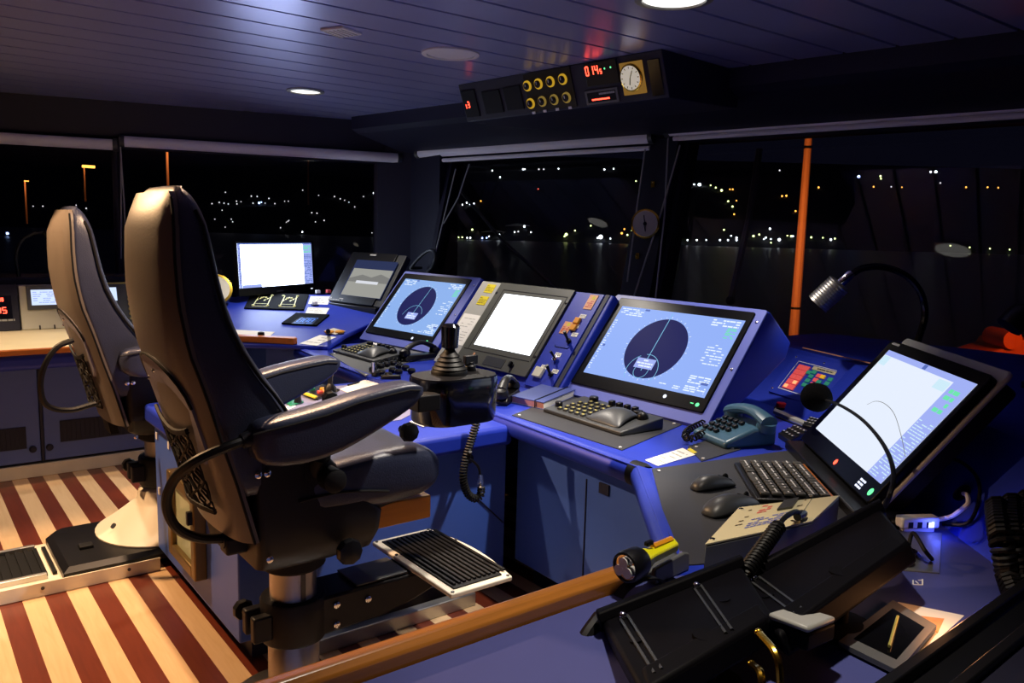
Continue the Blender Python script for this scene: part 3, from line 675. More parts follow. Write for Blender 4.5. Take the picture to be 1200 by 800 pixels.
    screws(pn, o, [(fr[0] + .018, fr[2] + t_ * (fr[3] - fr[2])) for t_ in (.2, .75)] + [(fr[1] - .022, fr[2] + t_ * (fr[3] - fr[2])) for t_ in (.45, .88)], 0.006)
    return o, fr
R2o, R2f = radar(R2, 'tilted radar display with navy disc on pale blue, right of the strip of switches', [(661, 456), (826, 492), (907, 366), (721, 344)], [(670, 449), (825, 486), (887, 367.5), (729, 351)],
    [(684.5, 435.5), (825, 467.5), (874, 377), (730, 358)], None, [(0.165, -0.135), (0.135, -0.20), (-0.325, -0.4)], (751, 434), (789, 367.5), (768, 408), 0.158, [(0.038, 0, 360), (0.085, -40, 100), (0.083, 120, 215)],
    [(740, 418), (772, 434)], 'scr_blue', 11, (779, 464), (817, 474))
b = B(); b.box(((R2f[0] + R2f[1]) / 2 - .16, .26, .04), (R2f[1] - R2f[0] - .32, .22, .18)); b.build('rear_support', 'navyd', R2o)
R1o, R1f = radar(R1, 'smaller looking radar display with tall navy disc, nearer the black tilted screen', [(426, 393), (515, 405), (564, 327), (474.5, 317)], [(429, 390), (506, 404), (554, 329), (476, 321)],
    [(439.5, 381), (506, 396), (546, 334), (475.5, 326)], None, [(0.165, -0.13), (0.19, -0.25)], (481, 371), (510, 332), (488, 358), 0.156, [(0.09, 20, 175)],
    [(474, 364), (490, 376)], 'scr_blue1', 31, (483, 396), (500, 400))
# side glint strip edge of the near radar console carries no markings

# --- chart display between the radars, with its label plate and switch strip
ez = mean_rect(qpx(EC, [(537, 425), (616, 442), (677.5, 342), (586, 332)])); es = mean_rect(qpx(EC, [(555, 402.5), (620, 417.5), (659, 352.5), (593, 344.5)], 0.012))
lu = EC.uv(571, 329)[0]; ru = EC.uv(717, 348)[0] ; vlo = (ZD - EC.B.z) / math.cos(EC.t)
ru = min(ru, ez[1] + 0.20)
o = housing(EC, 'chart_display_console', 'blue console holding the bright white chart display between the two radars', lu - 0.03, ru + 0.05, vlo, ez[3] + 0.003, [(0.165, -0.13), (0.19, -0.25)])
bz = plate(EC, o, 'bezel', 'greyg', (ez[0], ez[1], ez[2] - 0.0, ez[3]), 0.0, 0.014, 0.006)
b = EC.b()
for (u0, v0, u1, v1) in ((es[0] - .03, es[3] + .02, es[1] + .03, es[3] + .026), (es[0] - .03, es[2] - .03, es[0] - .025, es[3] + .026), (es[1] + .025, es[2] - .03, es[1] + .03, es[3] + .026), (ez[0] + .02, es[2] - .035, ez[1] - .03, es[2] - .030)): rect(b, u0, v0, u1, v1, 0.0146)
b.build('bezel_groove', 'blackm', bz, smooth=False)
b = EC.b(); rect(b, es[0], es[2], es[1], es[3], 0.0148); s = b.build('screen', 'scr_white', o, smooth=False)
MT['scr_faint'] = glow('faint_chart_text', (0.70, 0.72, 0.78), 1.0, False)
b = EC.b(); dashes(b, es[1] - .12, es[3] - .10, es[1] - .01, es[3] - .01, 6, 0.0154, .75, .25, .2, .5, 3); dashes(b, es[0] + .01, es[2] + .01, es[0] + .03, es[2] + .05, 3, 0.0154, .8, .3, .3, .6, 4); b.build('screen_text', 'scr_faint', s, smooth=False)
u, v = EC.uv(599, 427.5, .02); b = EC.b(); b.lathe([(0.016, 0), (0.016, 0.006), (0.008, 0.008)], 12, (u, v, 0.014)); b.box((u, v, 0.026), (0.012, 0.03, 0.02)); b.build('power_key', 'black', bz, bev=0.002)
u, v = EC.uv(555, 416, .014); b = EC.b(); b.box((u, v, 0.015), (0.012, 0.03, 0.003)); b.build('indicator', 'orange', bz)
b = EC.b(); b.box(((ez[0] + ez[1]) / 2 + .02, es[2] - .075, 0.0145), (0.16, 0.055, 0.003)); b.build('flap', 'greyd', bz, bev=0.001)
screws(EC, bz, [(ez[1] - .012, es[3] - .01), (ez[1] - .012, es[2] + .0), (ez[0] + .012, es[3])], 0.014, .008, 'black')
# pale plate with the two yellow labels
q = bbox(qpx(EC, [(571, 329), (590, 331), (525, 420)])); pl = plate(EC, o, 'label_plate', 'greyl', (lu - .025, ez[0] - .004, vlo + .02, ez[3]), 0.0, 0.008, 0.004)
for (x, y), nm in (((573.5, 338), 'a'), ((565, 352), 'b')):
    u, v = EC.uv(x, y, .009); b = EC.b(); b.box((u + .005, v, 0.009), (0.075, 0.058, 0.002)); l = b.build('yellow_label', 'sticky', pl)
    b = EC.b(); dashes(b, u - .028, v - .022, u + .036, v + .022, 4, 0.0108, .8, .3, .2, .5, 5); b.build('label_text', 'brassd', l, smooth=False)
u, v = (lu + ez[0]) / 2 - .01, EC.uv(545, 382, .009)[1]
b = EC.b(); b.box((u, v - .02, 0.0085), (ez[0] - lu - .0, 0.20, 0.002)); l = b.build('chart_paper', 'white', pl)
b = EC.b(); dashes(b, u - .05, v - .10, u + .05, v + .06, 9, 0.0100, .6, .2, .15, .4, 15); b.build('paper_text', 'greyl', l, smooth=False)
# switch strip
SW = plate(EC, o, 'switch_strip', 'blue', (ez[1] + .012, ru, vlo + .015, ez[3] - .004), 0.0, 0.007, 0.004)
b = EC.b(); rect(b, ru + .004, vlo + .01, ru + .03, ez[3], 0.001); b.build('dark_gap', 'navyd', o, smooth=False)
def sw(px, py): return EC.uv(px, py, .008)
for i, (x, y, w_, h_) in enumerate(((692.5, 354, .055, .085), (663.5, 384, .055, .07))):
    u, v = sw(x, y); b = EC.b(); b.box((u, v, .0085), (w_, h_, .003)); l = b.build('warning_sticker', 'orange', SW)
    b = EC.b(); dashes(b, u - w_ * .38, v - h_ * .4, u + w_ * .38, v + h_ * .1, 4, .0104, .8, .5, .3, .7, 40 + i); b.build('sticker_text', 'red', l, smooth=False)
    b = EC.b(); disc(b, u + .006, v + h_ * .28, .011, .0104, 12); b.build('sticker_mark', 'sticky', l, smooth=False)
for x, y in ((683, 370.5), (675, 382), (673.5, 392), (654, 415.5), (637.5, 430), (650.5, 435)):
    u, v = sw(x, y); b = EC.b(); b.box((u, v, .008), (.040, .022, .002)); l = b.build('switch_label', 'white', SW)
    b = EC.b(); dashes(b, u - .016, v - .007, u + .016, v + .007, 2, .0094, .9, .4, .2, .5, int(x)); b.build('label_text', 'greyd', l, smooth=False)
for x, y in ((677, 376.5), (672.5, 384.5)):
    u, v = sw(x, y); b = EC.b(); b.box((u, v, .013), (.034, .034, .016)); b.build('yellow_push_button', 'yelo', SW, bev=.003)
u, v = sw(632, 437); b = EC.b(); b.box((u, v, .015), (.058, .055, .018)); b.build('square_button', 'ivory', SW, bev=.004)
for x, y, L in ((667, 400, .05), (646, 439, .045)):
    u, v = sw(x, y); b = EC.b(); b.lathe([(.013, 0), (.013, .012), (.009, .016)], 12, (u, v, .007)); k = b.build('switch_base', 'black', SW)
    b = EC.b(); b.tube([(u, v, .02), (u + .004, v + .018, .02 + L)], [.006, .009], 8); b.build('toggle', 'black', k)
u, v = sw(652, 421); b = EC.b(); b.lathe([(.016, 0), (.016, .014), (.008, .018)], 12, (u, v, .007)); k = b.build('switch_base', 'chrome', SW)
b = EC.b(); b.tube([(u, v, .02), (u - .006, v + .012, .06)], [.005, .007], 8); b.build('toggle', 'black', k)
u, v = sw(661, 405); b = EC.b(); b.tube([(u - .06, v - .004, .0085), (u - .055, v - .012, .0085), (u + .03, v - .012, .0085), (u + .036, v - .002, .0085)], .0016, 5); b.build('marking_line', 'blackm', SW)

# --- black tilted screen showing a grey picture
s_ = 0.885; TB = Panel(EYE + (V((3.102, 6.159, 0.85)) - EYE) * s_, -78.3, 33.3)
tb = mean_rect(qpx(TB, [(386, 353), (446, 360), (478, 299), (414, 296)]))
o = TB.thing('tilted_monitor', 'black tilted screen with a dim grey picture, left of the far radar', 'monitor')
plate(TB, o, 'casing', 'greyd', (tb[0], tb[1], tb[2], tb[3]), -0.05, 0.0, 0.01, 0.004)
plate(TB, o, 'bezel', 'black', (tb[0], tb[1] - .09, tb[2], tb[3] - .0), 0.0, 0.012, 0.01, 0.003)
q = mean_rect(qpx(TB, [(400, 346), (449, 350), (464, 307), (416, 304)], .012)); b = TB.b(); rect(b, q[0], q[2], q[1], q[3], .0126); s = b.build('screen', 'scr_dk', o, smooth=False)
q = mean_rect(qpx(TB, [(400, 346), (448, 349), (459, 316.6), (413.6, 314.4)], .013)); b = TB.b(); rect(b, q[0], q[2], q[1], q[3], .0132); s2 = b.build('picture', 'scr_grey', s, smooth=False)
b = TB.b(); W_, H_ = q[1] - q[0], q[3] - q[2]
b.poly([(q[0], q[2] + H_ * .5, .0138), (q[1], q[2] + H_ * .52, .0138), (q[1], q[2] + H_ * .72, .0138), (q[0] + W_ * .75, q[2] + H_ * .84, .0138), (q[0] + W_ * .55, q[2] + H_ * .70, .0138), (q[0] + W_ * .3, q[2] + H_ * .78, .0138), (q[0], q[2] + H_ * .62, .0138)]); b.build('picture_hills', 'scr_greyd', s2, smooth=False)
b = TB.b(); rect(b, q[0] + W_ * .22, q[2] + H_ * .46, q[0] + W_ * .78, q[2] + H_ * .56, .0144); b.build('caption_bar', 'scr_faint', s2, smooth=False)
b = TB.b(); b.box(((tb[0] + tb[1]) / 2 - .05, tb[3] - .02, .0125), (.07, .012, .002)); b.build('nameplate', 'greyl', o)
b = TB.b(); dashes(b, tb[0] + .0, tb[2] + .008, tb[0] + .17, tb[2] + .035, 2, .0126, .9, .5, .1, .3, 5); b.build('front_legend', 'greyl', o, smooth=False)
b = B(); b.prism([(tb[0] + .03, -0.02, -0.06), (tb[1] - .04, -0.02, -0.06), (tb[1] - .04, 0.22, -0.06), (tb[0] + .03, 0.22, -0.06)], (0, 0, 0.055)); b.build('foot', 'black', o, bev=.005)
b = B(); b.prism([(-.1, 0.05, -.06), (.1, .05, -.06), (.1, .19, .16), (-.1, .19, .16)], (0, .03, 0)); b.build('arm', 'black', o)

# --- white computer monitor on the corner desk
s_ = 0.92; PM = Panel(EYE + (V((2.728, 6.832, 0.90)) - EYE) * s_, 28.1, 3.4)
pb = mean_rect(qpx(PM, [(280, 347.6), (371, 340), (367, 281.6), (276.6, 283.6)])); ps = mean_rect(qpx(PM, [(282, 335.6), (368, 333.6), (364.5, 283.5), (277.5, 286)], .006))
o = PM.thing('computer_monitor', 'flat monitor with a blank white screen against the left hand window', 'monitor')
plate(PM, o, 'casing', 'black', pb, -0.04, 0.0, 0.012, 0.004)
b = PM.b(); rect(b, ps[0], ps[2], ps[1], ps[3], .001); s = b.build('screen', 'scr_pc', o, smooth=False)
W_, H_ = ps[1] - ps[0], ps[3] - ps[2]
for r_, w_ in (((ps[1] - .13 * W_, ps[2], ps[1], ps[3] - .03 * H_), .0016), ((ps[0], ps[2], ps[0] + .035 * W_, ps[3]), .0016), ((ps[0] + .036 * W_, ps[2], ps[0] + .28 * W_, ps[2] + .07 * H_), .0017)):
    b = PM.b(); rect(b, *r_, w_); b.build('side_panel', 'scr_side', s, smooth=False)
b = PM.b(); rect(b, ps[0], ps[3] - .03 * H_, ps[1], ps[3], .0018); dashes(b, ps[1] - .12 * W_, ps[2] + .02 * H_, ps[1] - .01 * W_, ps[3] - .28 * H_, 20, .0022, .75, .5, .15, .5, 61); dashes(b, ps[0] + .005 * W_, ps[2] + .1 * H_, ps[0] + .03 * W_, ps[3] - .1 * H_, 16, .0022, .8, .4, .4, .9, 62); b.build('toolbar_text', 'scr_box', s, smooth=False)
b = PM.b(); dashes(b, ps[1] - .12 * W_, ps[3] - .24 * H_, ps[1] - .01 * W_, ps[3] - .06 * H_, 7, .0022, .8, .6, .3, .8, 63); b.build('green_text', 'scr_grn', s, smooth=False)
b = PM.b(); b.box((pb[1] - .06, pb[2] + .018, .001), (.022, .008, .002)); b.build('power_light', 'led_white', o)
b = PM.b(); b.box(((pb[0] + pb[1]) / 2, pb[2] + .02, .001), (.08, .008, .002)); b.build('nameplate', 'grey', o)
b = B(); b.prism([(-.15, -.03, -.075), (.15, -.03, -.075), (.15, .17, -.075), (-.15, .17, -.075)], (0, 0, .02)); b.build('foot', 'black', o, bev=.006)
b = B(); b.box((0, .085, .03), (.09, .05, .2)); b.build('neck', 'black', o, bev=.006)

# --- big white display on the right with a grey backing frame
BD = Panel(pz(982.5, 554, 0.79), -133.0, 38.0)
bb_ = mean_rect(qpx(BD, [(940, 521), (1025, 590), (1168, 443), (1045, 399)])); bs = mean_rect(qpx(BD, [(957, 501), (1031, 568), (1146, 450.5), (1042, 410)], .012))
fr = mean_rect(qpx(BD, [(940, 528), (1040, 600), (1181, 438), (1052, 394)]))
o = BD.thing('chart_display', 'large tilted display with white chart screen at the right of the desk', 'monitor')
plate(BD, o, 'backing_frame', 'greyl', (bb_[0] + .015, bb_[1] + .012, bb_[2] - .02, bb_[3] + .035), -0.026, -0.012, 0.02, 0.006)
plate(BD, o, 'rear_housing', 'blackm', (bb_[0] + .03, bb_[1] - .015, bb_[2] - .01, bb_[3] + .01), -0.08, -0.026, 0.02, 0.006)
bz = plate(BD, o, 'bezel', 'bezelblk', bb_, -0.012, 0.012, 0.02, 0.004)
MT['scr_sheet'] = glow('pale_chart_screen', (0.80, 0.87, 1.0), 1.0)
b = BD.b(); rect(b, bs[0], bs[2], bs[1], bs[3], .0126); s = b.build('screen', 'scr_sheet', o, smooth=False)
W_, H_ = bs[1] - bs[0], bs[3] - bs[2]
b = BD.b(); rect(b, bs[1] - .17 * W_, bs[2], bs[1], bs[3], .0132); b.build('side_panel', 'scr_side', s, smooth=False)
b = BD.b(); rect(b, bs[0], bs[3] - .055 * H_, bs[1] - .17 * W_, bs[3], .0131); b.build('top_bar', 'scr_side', s, smooth=False)
MT['scr_pale'] = glow('screen_pale_tint', (0.62, 0.84, 0.96), 1.0, False)
b = BD.b(); rect(b, bs[0] + .01 * W_, bs[3] - .16 * H_, bs[0] + .10 * W_, bs[3] - .06 * H_, .0134); rect(b, bs[1] - .30 * W_, bs[3] - .16 * H_, bs[1] - .18 * W_, bs[3] - .07 * H_, .0134); dashes(b, bs[1] - .16 * W_, bs[2] + .01 * H_, bs[1] - .01 * W_, bs[2] + .58 * H_, 22, .0138, .8, .35, .1, .5, 71); b.build('screen_text', 'scr_pale', s, smooth=False)
b = BD.b(); dashes(b, bs[1] - .14 * W_, bs[3] - .34 * H_, bs[1] - .05 * W_, bs[3] - .10 * H_, 4, .0138, .9, .6, .4, .9, 72); b.build('green_text', 'scr_grn', s, smooth=False)
b = BD.b(); rect(b, bs[1] - .52 * W_, bs[3] - .05 * H_, bs[1] - .48 * W_, bs[3] - .005 * H_, .0139); b.build('menu_tab', 'scr_box', s, smooth=False)
tr = spline([(*BD.uv(x, y, .014), .0142) for x, y in ((1061, 535), (1056, 510), (1048, 485), (1037, 473), (1026, 470), (1016, 474))], 6)
b = BD.b()
for p, q in zip(tr, tr[1:]): line(b, p[:2], q[:2], .0010, .0142)
b.build('track_line', 'scr_greyd', s, smooth=False)
u, v = BD.uv(979, 541, .013); b = BD.b(); disc(b, u, v, .010, .0128, 16); b.build('red_light', 'led_red', bz, smooth=False)
u, v = BD.uv(1008, 569, .013); b = BD.b(); dashes(b, u - .03, v - .012, u + .012, v + .022, 3, .0128, .9, .6, .3, .6, 75); b.build('button_legend', 'led_white', bz, smooth=False)
u, v = BD.uv(1020, 576, .013); b = BD.b(); disc(b, u, v, .012, .0128, 16); b.build('green_light', 'led_green', bz, smooth=False)
b = BD.b(); b.box((bb_[0] + .06, bb_[3] - .012, .0125), (.06, .008, .001)); b.build('nameplate', 'greyl', bz)
b = B(); y0, y1 = -.10, .30
b.prism([(bb_[0] - .01, -.06, -.038), (bb_[1] + .03, -.06, -.038), (bb_[1] + .03, .09, -.038), (bb_[0] - .01, .09, -.038)], (0, 0, .03)); b.build('foot', 'black', o, bev=.005)
b = B(); b.loft([[(u, .05, -.01), (u, .085, -.01), (u, .14, .08), (u, .11, .10)] for u in (-.18, .18)]); b.build('stand', 'black', o, bev=.004)

# --- sloped back of the right hand console with the alarm panel
st = [((3.33, 2.55), (0.95, -0.30), (4.09, 2.45)), ((3.02, 1.86), (0.87, -0.49), (4.21, 1.6)), ((2.90, 1.72), (0.79, -0.61), (4.30, 1.0)), ((2.27, 1.02), (0.766, -0.643), (4.45, 0.0)), ((1.72, 0.36), (0.766, -0.643), (4.6, -1.1))]
o = thing('right_console_back', 'dark blue sloping console back and shelf below the right hand window', 'console', (3.4, 1.6, ZD)); T = inv(o)
b = B(T)
b.loft([[V((p[0], p[1], ZD)), V((p[0] + n[0] * .20, p[1] + n[1] * .20, .985)), V((q[0], q[1], .985)), V((q[0], q[1], ZD))] for p, n, q in st]); b.build('sloped_top', 'blue', o, smooth=False)
o = thing('window_shelf', 'dark shelf between the radar housings and the forward windows', 'shelf', (3.6, 3.8, .9)); T = inv(o)
b = B(T); b.prism([(3.05, 5.3, .9), (3.02, 4.0, .9), (3.02, 2.60, .9), (4.06, 2.60, .9), (3.68, 5.0, .9), (3.55, 5.7, .9)], (0, 0, .04)); b.build('shelf_board', 'navy', o)
b = B(T); b.prism([(3.1, 5.25, ZD), (3.15, 5.25, ZD), (3.15, 2.6, ZD), (3.1, 2.6, ZD)], (0, 0, .15)); b.build('shelf_support', 'navy', o)
MT['redp_l'] = mat('backlit_salmon_key', srgb(222, 84, 80), 0.4, emit=(.75, .09, .09), es=.35); MT['green_l'] = mat('backlit_green_key', srgb(34, 120, 96), 0.4, emit=(.02, .20, .13), es=.45); MT['yelo_l'] = mat('backlit_yellow_key', srgb(228, 170, 30), 0.4, emit=(.75, .42, .03), es=.4)
AL = Panel((3.131, 1.958, 0.82), -110.6, 39.7)
al = mean_rect(qpx(AL, [(912, 455), (967, 472), (993, 438), (937, 423)]))
o = AL.thing('alarm_panel', 'alarm panel with red, green and yellow square keys behind the microphone', 'panel')
plate(AL, o, 'panel_plate', 'blue', (al[0] - .05, al[1] + .05, al[2] - .03, al[3] + .035), -0.03, 0.004, .006)
b = AL.b()
for r in ((al[0], al[2], al[1], al[2] + .003), (al[0], al[3] - .003, al[1], al[3]), (al[0], al[2], al[0] + .003, al[3]), (al[1] - .003, al[2], al[1], al[3])): rect(b, *r, .0046)
b.build('white_outline', 'whitep', o, smooth=False)
b = AL.b(); b.box(((al[0] + al[1]) / 2 + .03, al[3] - .016, .005), (.15, .018, .002)); l = b.build('title_strip', 'beige', o)
b = AL.b(); dashes(b, (al[0] + al[1]) / 2 - .03, al[3] - .022, (al[0] + al[1]) / 2 + .09, al[3] - .010, 1, .0066, .9, .5, .1, .25, 8); b.build('title_text', 'greyd', l, smooth=False)
W_, H_ = al[1] - al[0], al[3] - al[2]
for i in range(2):
    for j in range(5):
        b = AL.b(); b.box((al[0] + W_ * (.14 + .12 * i), al[2] + H_ * (.13 + .17 * j), .007), (W_ * .115, H_ * .155, .006)); b.build('red_key', 'redp_l', o, bev=.001)
MT['keylit'] = glow('lit_orange_key', (1.0, 0.42, 0.18), 1.3, False)
for i, j in ((0, 0), (1, 1)):
    b = AL.b(); b.box((al[0] + W_ * (.14 + .12 * i), al[2] + H_ * (.13 + .17 * j), .0108), (W_ * .07, H_ * .10, .002)); b.build('lit_key', 'keylit', o)
for x, y, m in ((.36, .72, 'green'), (.45, .62, 'green'), (.45, .47, 'green'), (.45, .32, 'green'), (.45, .77, 'green'), (.58, .70, 'redp'), (.58, .55, 'redp'), (.58, .40, 'redp'), (.66, .70, 'yelo'), (.66, .52, 'green'), (.66, .36, 'green'), (.66, .22, 'green'), (.82, .68, 'green'), (.82, .54, 'green'), (.80, .40, 'green'), (.80, .24, 'redp'), (.80, .10, 'yelo'), (.70, .08, 'redp')):
    b = AL.b(); b.box((al[0] + W_ * x, al[2] + H_ * y, .007), (W_ * .085, H_ * .11, .006)); b.build({'green': 'green_key', 'redp': 'red_key', 'yelo': 'yellow_key'}[m], m + '_l', o, bev=.001)
screws(AL, o, [(al[0] - .03, al[3] + .015), (al[0] - .03, al[2] - .01), ((al[0] + al[1]) / 2, al[3] + .018), (al[1] + .03, al[3] + .015), (al[1] + .03, al[2] - .01)], .004, .006)
b = AL.b(); b.tube([(al[0] - .05, al[3] + .075, -.005), (al[1] + .07, al[3] + .075, -.005)], .003, 6); b.build('copper_edge', 'orange', o)
# ------------------------------------------------------------------ helm chairs
def interp(tab, z):
    tab = sorted(tab)
    if z <= tab[0][0]: return tab[0][1]
    for (a, x), (c, y) in zip(tab, tab[1:]):
        if z <= c: return x + (y - x) * (z - a) / (c - a)
    return tab[-1][1]
BACK = [(1.568, -.386), (1.50, -.387), (1.416, -.390), (1.297, -.387), (1.172, -.366), (1.104, -.343), (1.025, -.318), (.931, -.292), (.814, -.255), (.659, -.214), (.58, -.195)]
FRONT = [(1.59, -.33), (1.497, -.290), (1.416, -.276), (1.33, -.262), (1.242, -.240), (1.173, -.208), (1.101, -.165), (1.025, -.105), (.93, -.055), (.84, -.03), (.66, -.05)]
def ring_plan(x0, x1, hw, z, rf, rb, n=5):
    """rounded plan outline of the backrest at one height: x0 back, x1 front, half width hw"""
    out = []
    for sx, sy, r, a0 in ((1, 1, rf, 0), (-1, 1, rb, 90), (-1, -1, rb, 180), (1, -1, rf, 270)):
        cx, cy = (x1 - rf if sx > 0 else x0 + rb), sy * (hw - r)
        for k in range(n + 1):
            a = R_(a0 + 90 * k / n); out.append((cx + r * math.cos(a), cy + r * math.sin(a), z))
    return out
def helm_chair(loc, label, rotz=0.0, cone=False, lift=0.0):
    o = thing('helm_chair', label, 'chair', loc, rotz, 'helm chairs')
    # pedestal
    b = B(); b.lathe([(.079, 0), (.079, .19), (.072, .20), (.072, .47 + lift)], 28); col = b.build('pedestal_column', 'steel', o)
    b = B(); b.box((0.002, -.0735, .36), (.014, .006, .22)); b.box((.0735, 0.01, .36), (.006, .014, .22)); b.build('column_groove', 'greyd', col)
    b = B()
    if cone: b.lathe([(.30, 0.081), (.30, .086), (.265, .108), (.20, .155), (.135, .205), (.115, .225), (.105, .27), (.082, .285)], 40)
    else: b.lathe([(.20, .0), (.20, .012), (.10, .03), (.085, .03)], 32)
    ft = b.build('floor_flange', 'cream' if cone else 'steel', o)
    if cone:
        for a in (190, 262, 320):
            b = B(); d = V((math.cos(R_(a)), math.sin(R_(a)), .75)).normalized(); b.lathe([(.017, 0), (.017, .006), (.008, .007)], 12, V((math.cos(R_(a)) * .235, math.sin(R_(a)) * .235, .125)), d); b.build('bolt_recess', 'greyd', ft)
    # clamp with footrest
    cz = 0.288 + lift * 1.2
    b = B(); b.lathe([(.098, -.068), (.102, -.06), (.102, .06), (.098, .068), (.074, .068)], 28, (0, 0, cz)); cl = b.build('clamp', 'chairblk', o)
    b = B(); b.box((-.115, -.035, cz), (.06, .035, .08)); b.box((-.115, .035, cz), (.06, .035, .08)); b.build('clamp_lug', 'chairblk', cl, bev=.006)
    b = B(); b.lathe([(.010, 0), (.010, .035), (.030, .035), (.034, .045), (.030, .06), (.01, .064)], 9, (-.125, .05, cz + .01), (0, 1, 0)); b.build('clamp_knob', 'black', cl)
    b = B(); b.loft([[(x, -.075, z0), (x, .085, z0), (x, .085, z1), (x, -.075, z1)] for x, z0, z1 in ((.06, cz - .062, cz + .062), (.28, cz - .055, cz + .062), (.40, cz - .03, cz + .060), (.56, cz + .02, cz + .058))])
    arm = b.build('footrest_arm', 'chairblk', o, bev=.008)
    b = B(); b.loft([[(x, -.068, cz + .0655), (x, .078, cz + .0655), (x, .078, cz + .072), (x, -.068, cz + .072)] for x in (.185, .375)]); b.build('arm_cover', 'greyd', arm, bev=.003)
    for x, z in ((.11, .03), (.11, -.035), (.22, .02)):
        b = B(); b.lathe([(.011, 0), (.011, .006), (.006, .008)], 10, (x, -.076, cz + z), (0, -1, 0)); b.build('bolt', 'chrome', arm)
    # footrest plate: bowed front edge
    fx0, fx1, fy0, fy1, fz = .385, .655, -.315, .205, cz + .067
    def bow(m):
        pts = [(fx0 + m, fy1 - m), (fx0 + m, fy0 + m)]
        for k in range(9):
            t = k / 8; y = fy0 + m + (fy1 - fy0 - 2 * m) * t; pts.append((fx1 - .03 - m + .035 * math.sin(PI * t), y))
        return pts
    b = B(); b.prism([(x, y, fz) for x, y in bow(0)], (0, 0, .016)); fp = b.build('footrest_plate', 'cream', o, bev=.004)
    b = B(); b.prism([(x, y, fz + .015) for x, y in bow(.025)], (0, 0, .006))
    for k in range(11):
        x = fx0 + .04 + k * .0198; b.box((x, (fy0 + fy1) / 2, fz + .024), (.011, fy1 - fy0 - .085, .008))
    b.build('rubber_tread', 'rubber', fp, bev=.002)
    for x, y in ((fx0 + .012, fy0 + .012), (fx0 + .012, fy1 - .012), (fx1 - .04, fy0 + .012), (fx1 - .04, fy1 - .012), (fx0 + .012, .05), (fx1 - .010, .05)):
        b = B(); b.lathe([(.006, 0), (.006, .003), (.003, .004)], 8, (x, y, fz + .016)); b.build('screw', 'greyd', fp)
    # seat box
    zb = .50 + lift
    b = B()
    rings = []
    for z, x0, x1, hw in ((zb, -.10, .10, .10), (zb + .02, -.155, .06, .15), (zb + .045, -.185, .17, .20), (zb + .10, -.19, .185, .232), (.66, -.195, .19, .240), (.70, -.195, .15, .241), (.78, -.20, .08, .241), (.87, -.20, .0, .239)):
        rings.append([(x, y * .85 - .035, zz) for x, y, zz in ring_plan(x0, x1, hw, z, .03, .03)])
    b.loft(rings); bx = b.build('seat_box', 'chairblk', o)
    b = B(); b.lathe([(.088, -.05), (.10, -.04), (.10, .06)], 24, (0, 0, zb)); b.build('column_sleeve', 'blackm', o)
    for x, z in ((-.165, .59), (-.195, .835), (-.170, .835)):
        b = B(); b.lathe([(.010, 0), (.010, .004), (.005, .006)], 10, (x, -.238 if z < .7 else -.242, z), (0, -1, 0)); b.build('bolt', 'chrome', bx)
    b = B(); b.lathe([(.012, 0), (.012, .03), (.034, .03), (.040, .045), (.036, .06), (.012, .066)], 9, (.055, -.23, .575), (0, -1, 0)); b.build('side_knob', 'black', bx)
    # seat cushion
    TOP = [(-.10, .805), (-.013, .824), (.134, .838), (.25, .845), (.335, .838), (.385, .812), (.408, .765)]
    BOT = [(-.10, .70), (.05, .665), (.163, .66), (.265, .664), (.335, .668), (.385, .685), (.408, .735)]
    rings = []
    for (x, zt), (_, zl) in zip(TOP, BOT):
        h = zt - zl; hw = .243 if x < .3 else (.235 if x < .36 else .215)
        dip = .006
        rings.append([(x, hw * a * .83 - .042, zl + h * c) for a, c in ((.0, 0), (.6, 0), (.93, .03), (1, .22), (1, .72), (.985, .90), (.90, .985), (.66, 1 - dip / h * .45), (.35, 1 - dip / h), (0, 1 - dip / h * 1.1), (-.35, 1 - dip / h), (-.66, 1 - dip / h * .45), (-.90, .985), (-.985, .90), (-1, .72), (-1, .22), (-.93, .03), (-.6, 0))])
    b = B(); b.loft(rings); st = b.build('seat', 'leather', o, sub=1)
    b = B(); b.tube(spline([(x, -.245, z) for x, z in ((-.08, .74), (.03, .745), (.12, .735), (.2, .72))], 5), .004, 5); b.build('seat_piping', 'blackm', st)
    b = B(); b.loft([[(x, y, z) for y, z in ((-.20, z0), (.13, z0), (.14, z1), (-.22, z1))] for x, z0, z1 in ((-.16, .64, .76), (.10, .63, .74), (.21, .655, .72), (.245, .665, .68))]); b.build('seat_pan', 'blackm', o, bev=.01)
    b = B(); b.box((.285, -.03, .617), (.21, .30, .075)); b.build('wooden_block', 'woody', o, bev=.004)
    # backrest: side cushion and front
    zs = [1.592, 1.588, 1.575, 1.55, 1.50, 1.44, 1.36, 1.28, 1.20, 1.12, 1.04, .96, .88, .80, .75]
    hw = lambda z: interp([(.60, .236), (1.1, .236), (1.3, .226), (1.5, .205), (1.56, .185), (1.58, .16), (1.6, .12)], z)
    b = B(); rings = []
    for z in zs:
        x0, x1 = interp(BACK, z), interp(FRONT, z)
        if z > 1.57: k = (z - 1.57) / .03; x0 += .030 * k; x1 -= .03 * k
        rings.append(ring_plan(x0 + .012, x1, hw(z), z, min(.05, (x1 - x0) * .4), .018))
    b.loft(rings); bk = b.build('backrest', 'leather', o, sub=1)
    for sy in (-1, 1):
        b = B(); b.tube([(interp(FRONT, z) - .022, sy * (hw(z) + .0005), z) for z in [1.53 - .04 * k for k in range(20)]], .005, 6); b.build('piping', 'blackm', bk)
        b = B(); b.tube([(interp(BACK, z) + .006, sy * (hw(z) - .002), z) for z in [1.56 - .04 * k for k in range(24)]], .004, 6); b.build('piping', 'blackm', bk)
    # vinyl back shell
    b = B(); rings = []
